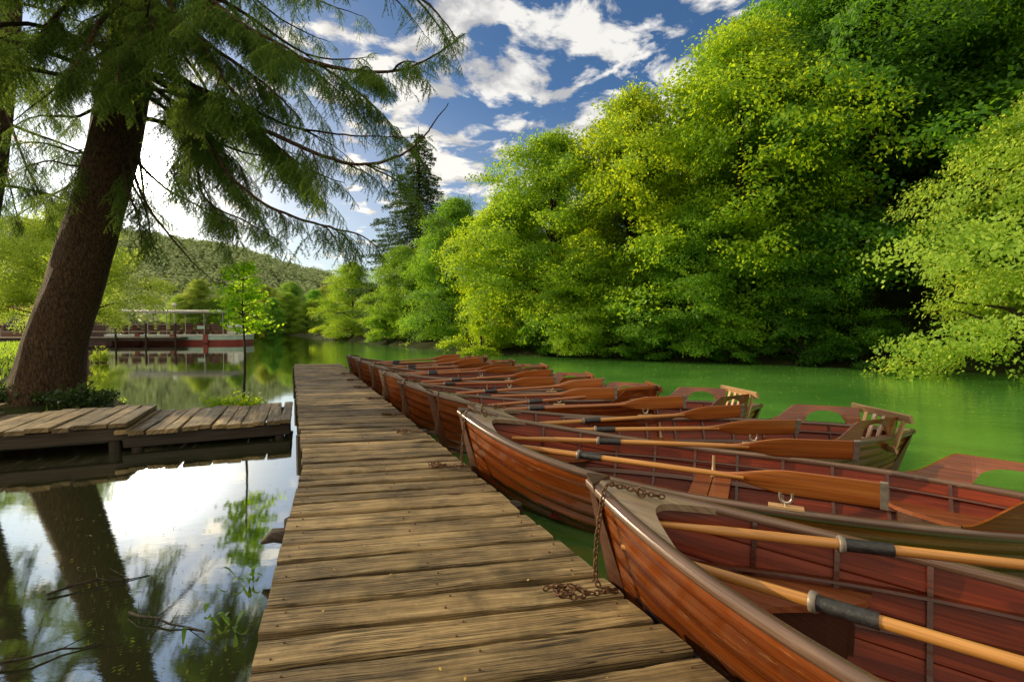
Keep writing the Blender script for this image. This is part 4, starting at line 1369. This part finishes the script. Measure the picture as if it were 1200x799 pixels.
def leafy_clump(name, label, c, rx, ry, h, n, size, mat, tint, seed, cat='plant', group=None, asp=.45):
    r = np.random.default_rng(seed)
    root = empty(name, c); tag(root, label, cat, group)
    mb = MB(); P = []; N = []; S = []
    for k in range(n):
        a = r.uniform(0, 6.28); q = r.random() ** .5
        b = np.array((rx * q * math.cos(a) * .6, ry * q * math.sin(a) * .6, 0))
        e = np.array((rx * q * math.cos(a), ry * q * math.sin(a), h * r.uniform(.45, 1.0) * (1.1 - .5 * q)))
        mid = (b + e) / 2 + (0, 0, .1 * h)
        mb.tube([b, mid, e], [.004, .003, .001], 4, cap=False)
        m = 12
        t = r.uniform(.25, 1.05, m)[:, None]
        P.append(b + (e - b) * t + r.normal(size=(m, 3)) * size * .5); N.append(np.array((0, -.2, .9)) + r.normal(size=(m, 3)) * .6); S.append(r.uniform(.7, 1.4, m) * size)
    mb.build('stems', M_TRUNK, root)
    V, Fq = quads_from(np.concatenate(P), np.concatenate(N), np.concatenate(S), asp)
    o = link('leaves', np_mesh('leaves', V, Fq, r.random(len(Fq))), root, [mat]); o.color = (*tint, 1)
    return root
c = W(276, 466, 7.75); leafy_clump('low_bush', 'low yellow-green bush around the foot of the slim young maple', (c[0], c[1], -.20), .50, .30, .34, 90, .07, M_LEAF, (1.5, 1.3, .9), 3, 'bush')
c = W(118, 408, 19); leafy_clump('grass_tuft', 'bright yellow-green tuft at the water right of the spruce trunk', (c[0], c[1], WZ), .35, .3, .75, 60, .10, M_LEAFP, (1, 1.1, .6), 4, 'plant', None, .2)
for i, (px, py, d, l) in enumerate([(20, 470, 8.0, 'dark ivy at the left foot of the spruce trunk'), (95, 474, 7.75, 'dark ivy at the right foot of the spruce trunk')]):
    c = W(px, py, d); leafy_clump('ivy', l, (c[0], c[1], -.12), .62, .30, .42, 120, .055, M_IVY, (1, 1, 1), 30 + i, 'ivy', 'ivy around the spruce trunk', .8)
# grass on the left bank
def grass():
    r = np.random.default_rng(8)
    n = 26000
    x = r.uniform(-34, -7, n); y = r.uniform(7.5, 34, n)
    s, _ = lake_sd(x, y)
    k = (s > .15) & (s < 9); x, y = x[k], y[k]; n = len(x)
    z = ground_h(x, y)
    hgt = r.uniform(.06, .2, n)
    a = r.uniform(0, 6.28, n)
    P = np.stack([x, y, z], -1); w = np.stack([np.cos(a), np.sin(a), 0 * a], -1) * .02
    tip = P + np.stack([r.normal(size=n) * .05, r.normal(size=n) * .05, hgt], -1)
    V = np.stack([P - w, P + w, tip], 1).reshape(-1, 3)
    o = link('grass', np_mesh('grass', V, np.arange(len(V)).reshape(-1, 3), r.random(n)), None, [M_LEAFP])
    o.color = (.8, 1.0, .5, 1)
    tag(o, 'short green grass along the left bank', 'grass', kind='stuff')
grass()
# water plants by the dock's left edge
def water_plant(px, py, label, seed, n=9, ln=.2):
    d = 1.48 * F / (py - 381); c = W(px, py, d); r = np.random.default_rng(seed)
    root = empty('water_plant', (c[0], c[1], WZ)); tag(root, label, 'water plant', 'water plants left of the dock')
    for k in range(n):
        mb = MB()
        a = r.uniform(0, 6.28); l = ln * r.uniform(.5, 1.2); w = .010 * r.uniform(.7, 1.4)
        o = np.array((math.cos(a), math.sin(a), 0)); q = np.array((-o[1], o[0], 0))
        b = np.array((r.normal() * .07, r.normal() * .07, 0))
        P = []
        for t in np.linspace(0, 1, 6):
            p = b + o * l * t * .75 + np.array((0, 0, .01 + l * .45 * math.sin(t * 2.6)))
            ww = w * math.sin(math.pi * (t * .9 + .08))
            P.append([p - q * ww, p + q * ww])
        mb.grid(P, None, r.random(), True)
        mb.build('blade', M_IVY, root).color = (2.2, 2.2, 1.6, 1)
water_plant(288, 690, 'green blades poking out of the water against the left edge of the dock', 1, 8, .12)
water_plant(262, 745, 'arching green blades in the water, lower left of the dock', 2, 8, .10)

# twigs and leaves drifting on the backwater
def drift():
    r = np.random.default_rng(17)
    root = empty('drifting_twig', (0, 0, 0))
    for i in range(3):
        px, py = [(60, 775), (190, 740), (120, 690)][i]
        d = 1.48 * F / (py - 381); c = W(px, py, d)
        mb = MB()
        a = r.uniform(-.3, .6); o = np.array((math.cos(a), math.sin(a), 0))
        l = r.uniform(.35, .6)
        pts = [np.array((c[0], c[1], WZ + .004)) + o * l * (t - .5) + np.array((0, r.normal() * .02, .01 + .012 * math.sin(t * 5))) for t in np.linspace(0, 1, 6)]
        mb.tube(pts, [.007, .007, .006, .005, .004, .002], 6)
        for q in pts[1:-1]:
            e = q + np.array((r.normal() * .08, .09 * r.choice([-1, 1]), .02))
            mb.tube([q, e], [.003, .001], 4)
        t = mb.build('drifting_twig', M_TRUNK)
        tag(t, ['long thin twig floating at the bottom left corner', 'thin twig floating beside the trunk reflection, nearest the dock', 'thin twig floating within the dark trunk reflection'][i], 'twig', 'twigs floating on the water')
    bpy.data.objects.remove(root)
    n = 260
    px = r.uniform(40, 300, n); py = 600 + 200 * r.random(n) ** .7
    P = []
    for a, b in zip(px, py):
        d = 1.48 * F / (b - 381); q = W(a, b, d)
        if q[0] < edgeL(q[1]) - .06: P.append((q[0], q[1], WZ + .006))
    P = np.array(P); n = len(P)
    N = np.array((0, 0, 1)) + r.normal(size=(n, 3)) * .16
    V, Fq = quads_from(P, N, r.uniform(.008, .030, n), .22)
    V[:, 2] = np.maximum(V[:, 2], WZ + .003)
    o = link('floating_leaves', np_mesh('floating_leaves', V, Fq, r.random(n)), None, [M_LEAFP]); o.color = (.42, .40, .30, 1)
    tag(o, 'small leaves and needles floating on the dark backwater', 'floating leaves', kind='stuff')
    n = 900
    P = np.stack([r.uniform(1.5, 17, n), r.uniform(6.5, 20, n), np.full(n, WZ + .005)], -1)
    sdv, _ = lake_sd(P[:, 0], P[:, 1])
    P = P[(sdv < -.4) & (P[:, 1] > 7.6 - .0 * P[:, 0])]; n = len(P)
    V, Fq = quads_from(P, np.array((0, 0, 1)) + r.normal(size=(n, 3)) * .1, r.uniform(.02, .06, n), .5)
    V[:, 2] = np.maximum(V[:, 2], WZ + .003)
    o = link('floating_leaves', np_mesh('floating_leaves', V, Fq, r.random(n)), None, [M_LEAFP]); o.color = (1.0, 1.0, .7, 1)
    tag(o, 'pale specks of leaf and pollen drifting on the green water', 'floating leaves', kind='stuff')
    n = 70
    dd = r.uniform(1.5, 6.5, n)
    x = np.array([edgeL(a) + (edgeR(a) - edgeL(a)) * r.uniform(.08, .92) for a in dd])
    P = np.stack([x, dd, np.full(n, .009)], -1)
    V, Fq = quads_from(P, np.array((0, 0, 1)) + r.normal(size=(n, 3)) * .25, r.uniform(.007, .02, n), .6)
    V[:, 2] = np.maximum(V[:, 2], .004)
    o = link('fallen_bits', np_mesh('fallen_bits', V, Fq, r.random(n)), None, [plain('fallen_leaf', (.5, .32, .08), .7)])
    tag(o, 'tiny yellow fallen bits scattered over the dock planks', 'fallen leaves', kind='stuff')
drift()
def litter():
    r = np.random.default_rng(23)
    P = []
    for bx, by, hd in ((.39, 2.36, -39), (-.46, 4.28, -27)):
        h = math.radians(hd)
        for k in range(26):
            lx, ly = r.uniform(1.0, 3.4), r.normal() * .16
            P.append((bx + lx * math.cos(h) - ly * math.sin(h), by + lx * math.sin(h) + ly * math.cos(h), WZ + .072))
    P = np.array(P)
    V, Fq = quads_from(P, np.array((0, 0, 1)) + r.normal(size=(len(P), 3)) * .2, r.uniform(.02, .05, len(P)), .5)
    o = link('fallen_leaves', np_mesh('fallen_leaves', V, Fq, r.random(len(P))), None, [plain('dry_leaf', (.34, .2, .06), .7)])
    tag(o, 'dry brown leaves lying on the floors of the two nearest boats', 'fallen leaves', kind='stuff')
litter()

# ------------------------------------------------------------------ tour boat, landing stage, kiosk, lamp
M_WHITE = plain('white_paint', (.72, .74, .72), .45, 0, .1, 3)
M_TEAL = plain('pale_green_paint', (.42, .56, .52), .45, 0, .12, 3)
M_RED = plain('dark_red_paint', (.22, .035, .028), .5, 0, .2, 3)
M_SEATR = plain('brown_seats', (.16, .075, .05), .6, 0, .3, 6)
M_ROOF = plain('pale_roof', (.44, .41, .35), .5, 0, .1, 3)
M_TILE = plain('red_tiles', (.32, .07, .04), .7, 0, .3, 10)
M_POLE = plain('grey_pole', (.42, .42, .40), .5, .3, .1, 5)
M_GLASS = plain('dark_glass', (.05, .06, .07), .08, 0, .2, 2)
M_PIER = plain('grey_pier_wood', (.26, .22, .17), .75, 0, .3, 6)

def tour_boat():
    root = empty('tour_boat', (-27.4, 40, WZ), math.radians(2))
    tag(root, 'low roofed passenger boat with a pale hull and dark red waterline moored on the left', 'tour boat')
    hl = 5.6; hw = 1.45
    def plan(x):
        f = abs(x) / hl
        return hw * (1 - max(0, (f - .72) / .28) ** 2 * .55)
    xs = np.linspace(-hl, hl, 22)
    def band(name, z0, z1, o0, o1, mat, par=root):
        mb = MB(); P = []
        ring = [(x, -plan(x)) for x in xs] + [(x, plan(x)) for x in xs[::-1]]
        P = [[(x * (1 + o / hl), y * (1 + o / hw), z) for x, y in ring] for z, o in ((z0, o0), (z1, o1))]
        mb.grid(P, None, .5, False, closed=True)
        mb.add(P[1], [tuple(range(len(ring)))])
        mb.add(P[0], [tuple(range(len(ring) - 1, -1, -1))])
        return mb.build(name, mat, par)
    band('hull', -.4, .30, -.12, -.02, M_RED)
    band('hull_side', .303, .66, .0, .03, M_TEAL)
    band('rubbing_strip', .663, .74, .05, .05, M_WHITE)
    for x in (-2.4, .3, 2.9):
        mb = MB(); mb.obox((x, -plan(x) - .06, .42), (.17, 0, 0), (0, .05, 0), (0, 0, .34), .5); mb.build('fender', M_RED, root)
    mb = MB(); P = []
    for y in np.linspace(-1.55, 1.55, 9):
        P.append([(x, y, 2.62 + .10 * (1 - (y / 1.55) ** 2)) for x in (-4.9, -2, 1, 4.4)])
    mb.grid(P, None, .5, True, flip=True)
    mb.box(-4.9, 4.4, -1.56, -1.50, 2.50, 2.625); mb.box(-4.9, 4.4, 1.50, 1.56, 2.50, 2.625); mb.box(-4.93, -4.88, -1.5, 1.5, 2.5, 2.64); mb.box(4.38, 4.43, -1.5, 1.5, 2.5, 2.64)
    mb.box(-4.85, 4.35, -1.5, 1.5, 2.50, 2.53)
    mb.build('roof', M_ROOF, root)
    for x in np.linspace(-4.6, 4.2, 7):
        for y in (-1.38, 1.38):
            mb = MB(); mb.tube([(x, y, .74), (x, y, 2.5)], .032, 6); mb.build('roof_post', M_POLE, root)
    for y in (-1.36, 1.36):
        mb = MB()
        for z in (1.0, 1.25, 1.5): mb.tube([(-5.0, y, z), (5.0, y, z)], .022, 5)
        for x in np.linspace(-5, 5, 21): mb.tube([(x, y, .74), (x, y, 1.5)], .014, 4)
        mb.build('railing', M_SEATR, root)
    for i in range(8):
        x = -4.1 + 1.05 * i
        for y0, y1 in ((-1.15, -.25), (.25, 1.15)):
            mb = MB(); mb.box(x, x + .45, y0, y1, 1.02, 1.12); mb.box(x - .04, x + .02, y0, y1, 1.12, 1.62); mb.box(x + .1, x + .35, y0 + .1, y1 - .1, .742, 1.018)
            mb.build('bench', M_SEATR, root)
    mb = MB(); mb.box(4.0, 4.9, -.5, .5, .742, 1.5); mb.box(4.15, 4.55, -.35, .35, 1.502, 1.72); mb.build('helm_console', M_WHITE, root)
    mb = MB(); mb.obox((2.5, -1.42, 1.30), (.3, 0, 0), (0, .015, 0), (0, 0, .13)); mb.build('nameplate', M_TEAL, root)
tour_boat()

def landing():
    root = empty('landing_stage', (-34.5, 37.5, WZ), math.radians(6))
    tag(root, 'railed grey landing stage stretching left from the tour boat behind the spruce trunk', 'landing stage')
    mb = MB()
    for k in range(74): mb.box(-9 + .24 * k, -9 + .24 * k + .225, -.9, .9, .50, .55, random.random())
    mb.build('deck', M_PIER, root)
    mb = MB(); mb.box(-9, 8.7, -.86, -.74, .26, .497); mb.box(-9, 8.7, .74, .86, .26, .497); mb.build('beam', M_DOCKDARK, root)
    for x in np.linspace(-8.7, 8.4, 9):
        mb = MB(); mb.tube([(x, -.95, -1.2), (x, -.95, 1.62)], .07, 7); mb.build('post', M_DOCKDARK, root)
    mb = MB()
    for z in (.95, 1.5): mb.box(-9, 8.7, -.865, -.83, z, z + .09)
    mb.build('railing', M_PIER, root)
landing()

def kiosk():
    x, y = -38.4, 39.2
    root = empty('kiosk', (x, y, WZ + .5)); tag(root, 'small boat hire kiosk with a red roof at the left edge of the photo', 'kiosk')
    mb = MB()
    mb.box(-3, 3, 0, 3, -.6, .55); mb.box(-3, 3, 2.9, 3, .553, 2.3); mb.box(-3, -2.88, 0, 2.897, .553, 2.3); mb.box(2.88, 3, 0, 2.897, .553, 2.3)
    for a in (-3, -1.3, .35, 1.7, 2.75): mb.box(a, a + .25, -.003, .12, .553, 2.1)
    mb.box(-3.0, 3.0, -.006, .12, 2.103, 2.42)
    mb.build('wall', M_SEATR, root)
    mb = MB()
    P = [[(a, b, c) for a in (-3.7, 0, 3.7)] for b, c in ((-.9, 2.25), (1.5, 3.25), (3.9, 2.25))]
    mb.grid(P, None, .5, False, flip=True); P2 = [[(a, b, c - .12) for a, b, c in r] for r in P]; mb.grid(P2, None, .5, False)
    mb.grid([P[0], P2[0]], None, .5, False); mb.grid([P[2], P2[2]], None, .5, False, flip=True)
    for e in (0, -1): mb.grid([[r[e] for r in P], [r[e] for r in P2]], None, .5, False)
    mb.build('roof', M_TILE, root)
    for a, m in ((-1.02, M_WHITE), (.62, M_WHITE), (1.97, M_GLASS), (-2.72, M_GLASS)):
        w = MB(); w.box(a, a + (1.3 if m is M_GLASS and a < 0 else (1.3 if a < 0 else (1.05 if a < 1 else .75))), .04, .08, .57, 2.09)
        w.build('window', m, root)
kiosk()

def lamp():
    p = W(205, 400, 46)
    root = empty('street_lamp', (p[0], p[1], 0)); tag(root, 'white globe lamp post on the shore behind the roof of the tour boat', 'lamp')
    mb = MB(); mb.tube([(0, 0, -.4), (0, 0, 1), (0, 0, 2.9)], [.06, .045, .035], 8); mb.build('post', M_POLE, root)
    mb = MB(); mb.tube([(0, 0, 2.9), (0, 0, 2.96)], [.10, .10], 10); mb.build('collar', M_POLE, root)
    me = bpy.data.meshes.new('globe'); 
    import bmesh
    bm = bmesh.new(); bmesh.ops.create_uvsphere(bm, u_segments=16, v_segments=10, radius=.19); bm.to_mesh(me); bm.free()
    o = link('globe', me, root, [M_WHITE]); o.location = (0, 0, 3.13)
lamp()
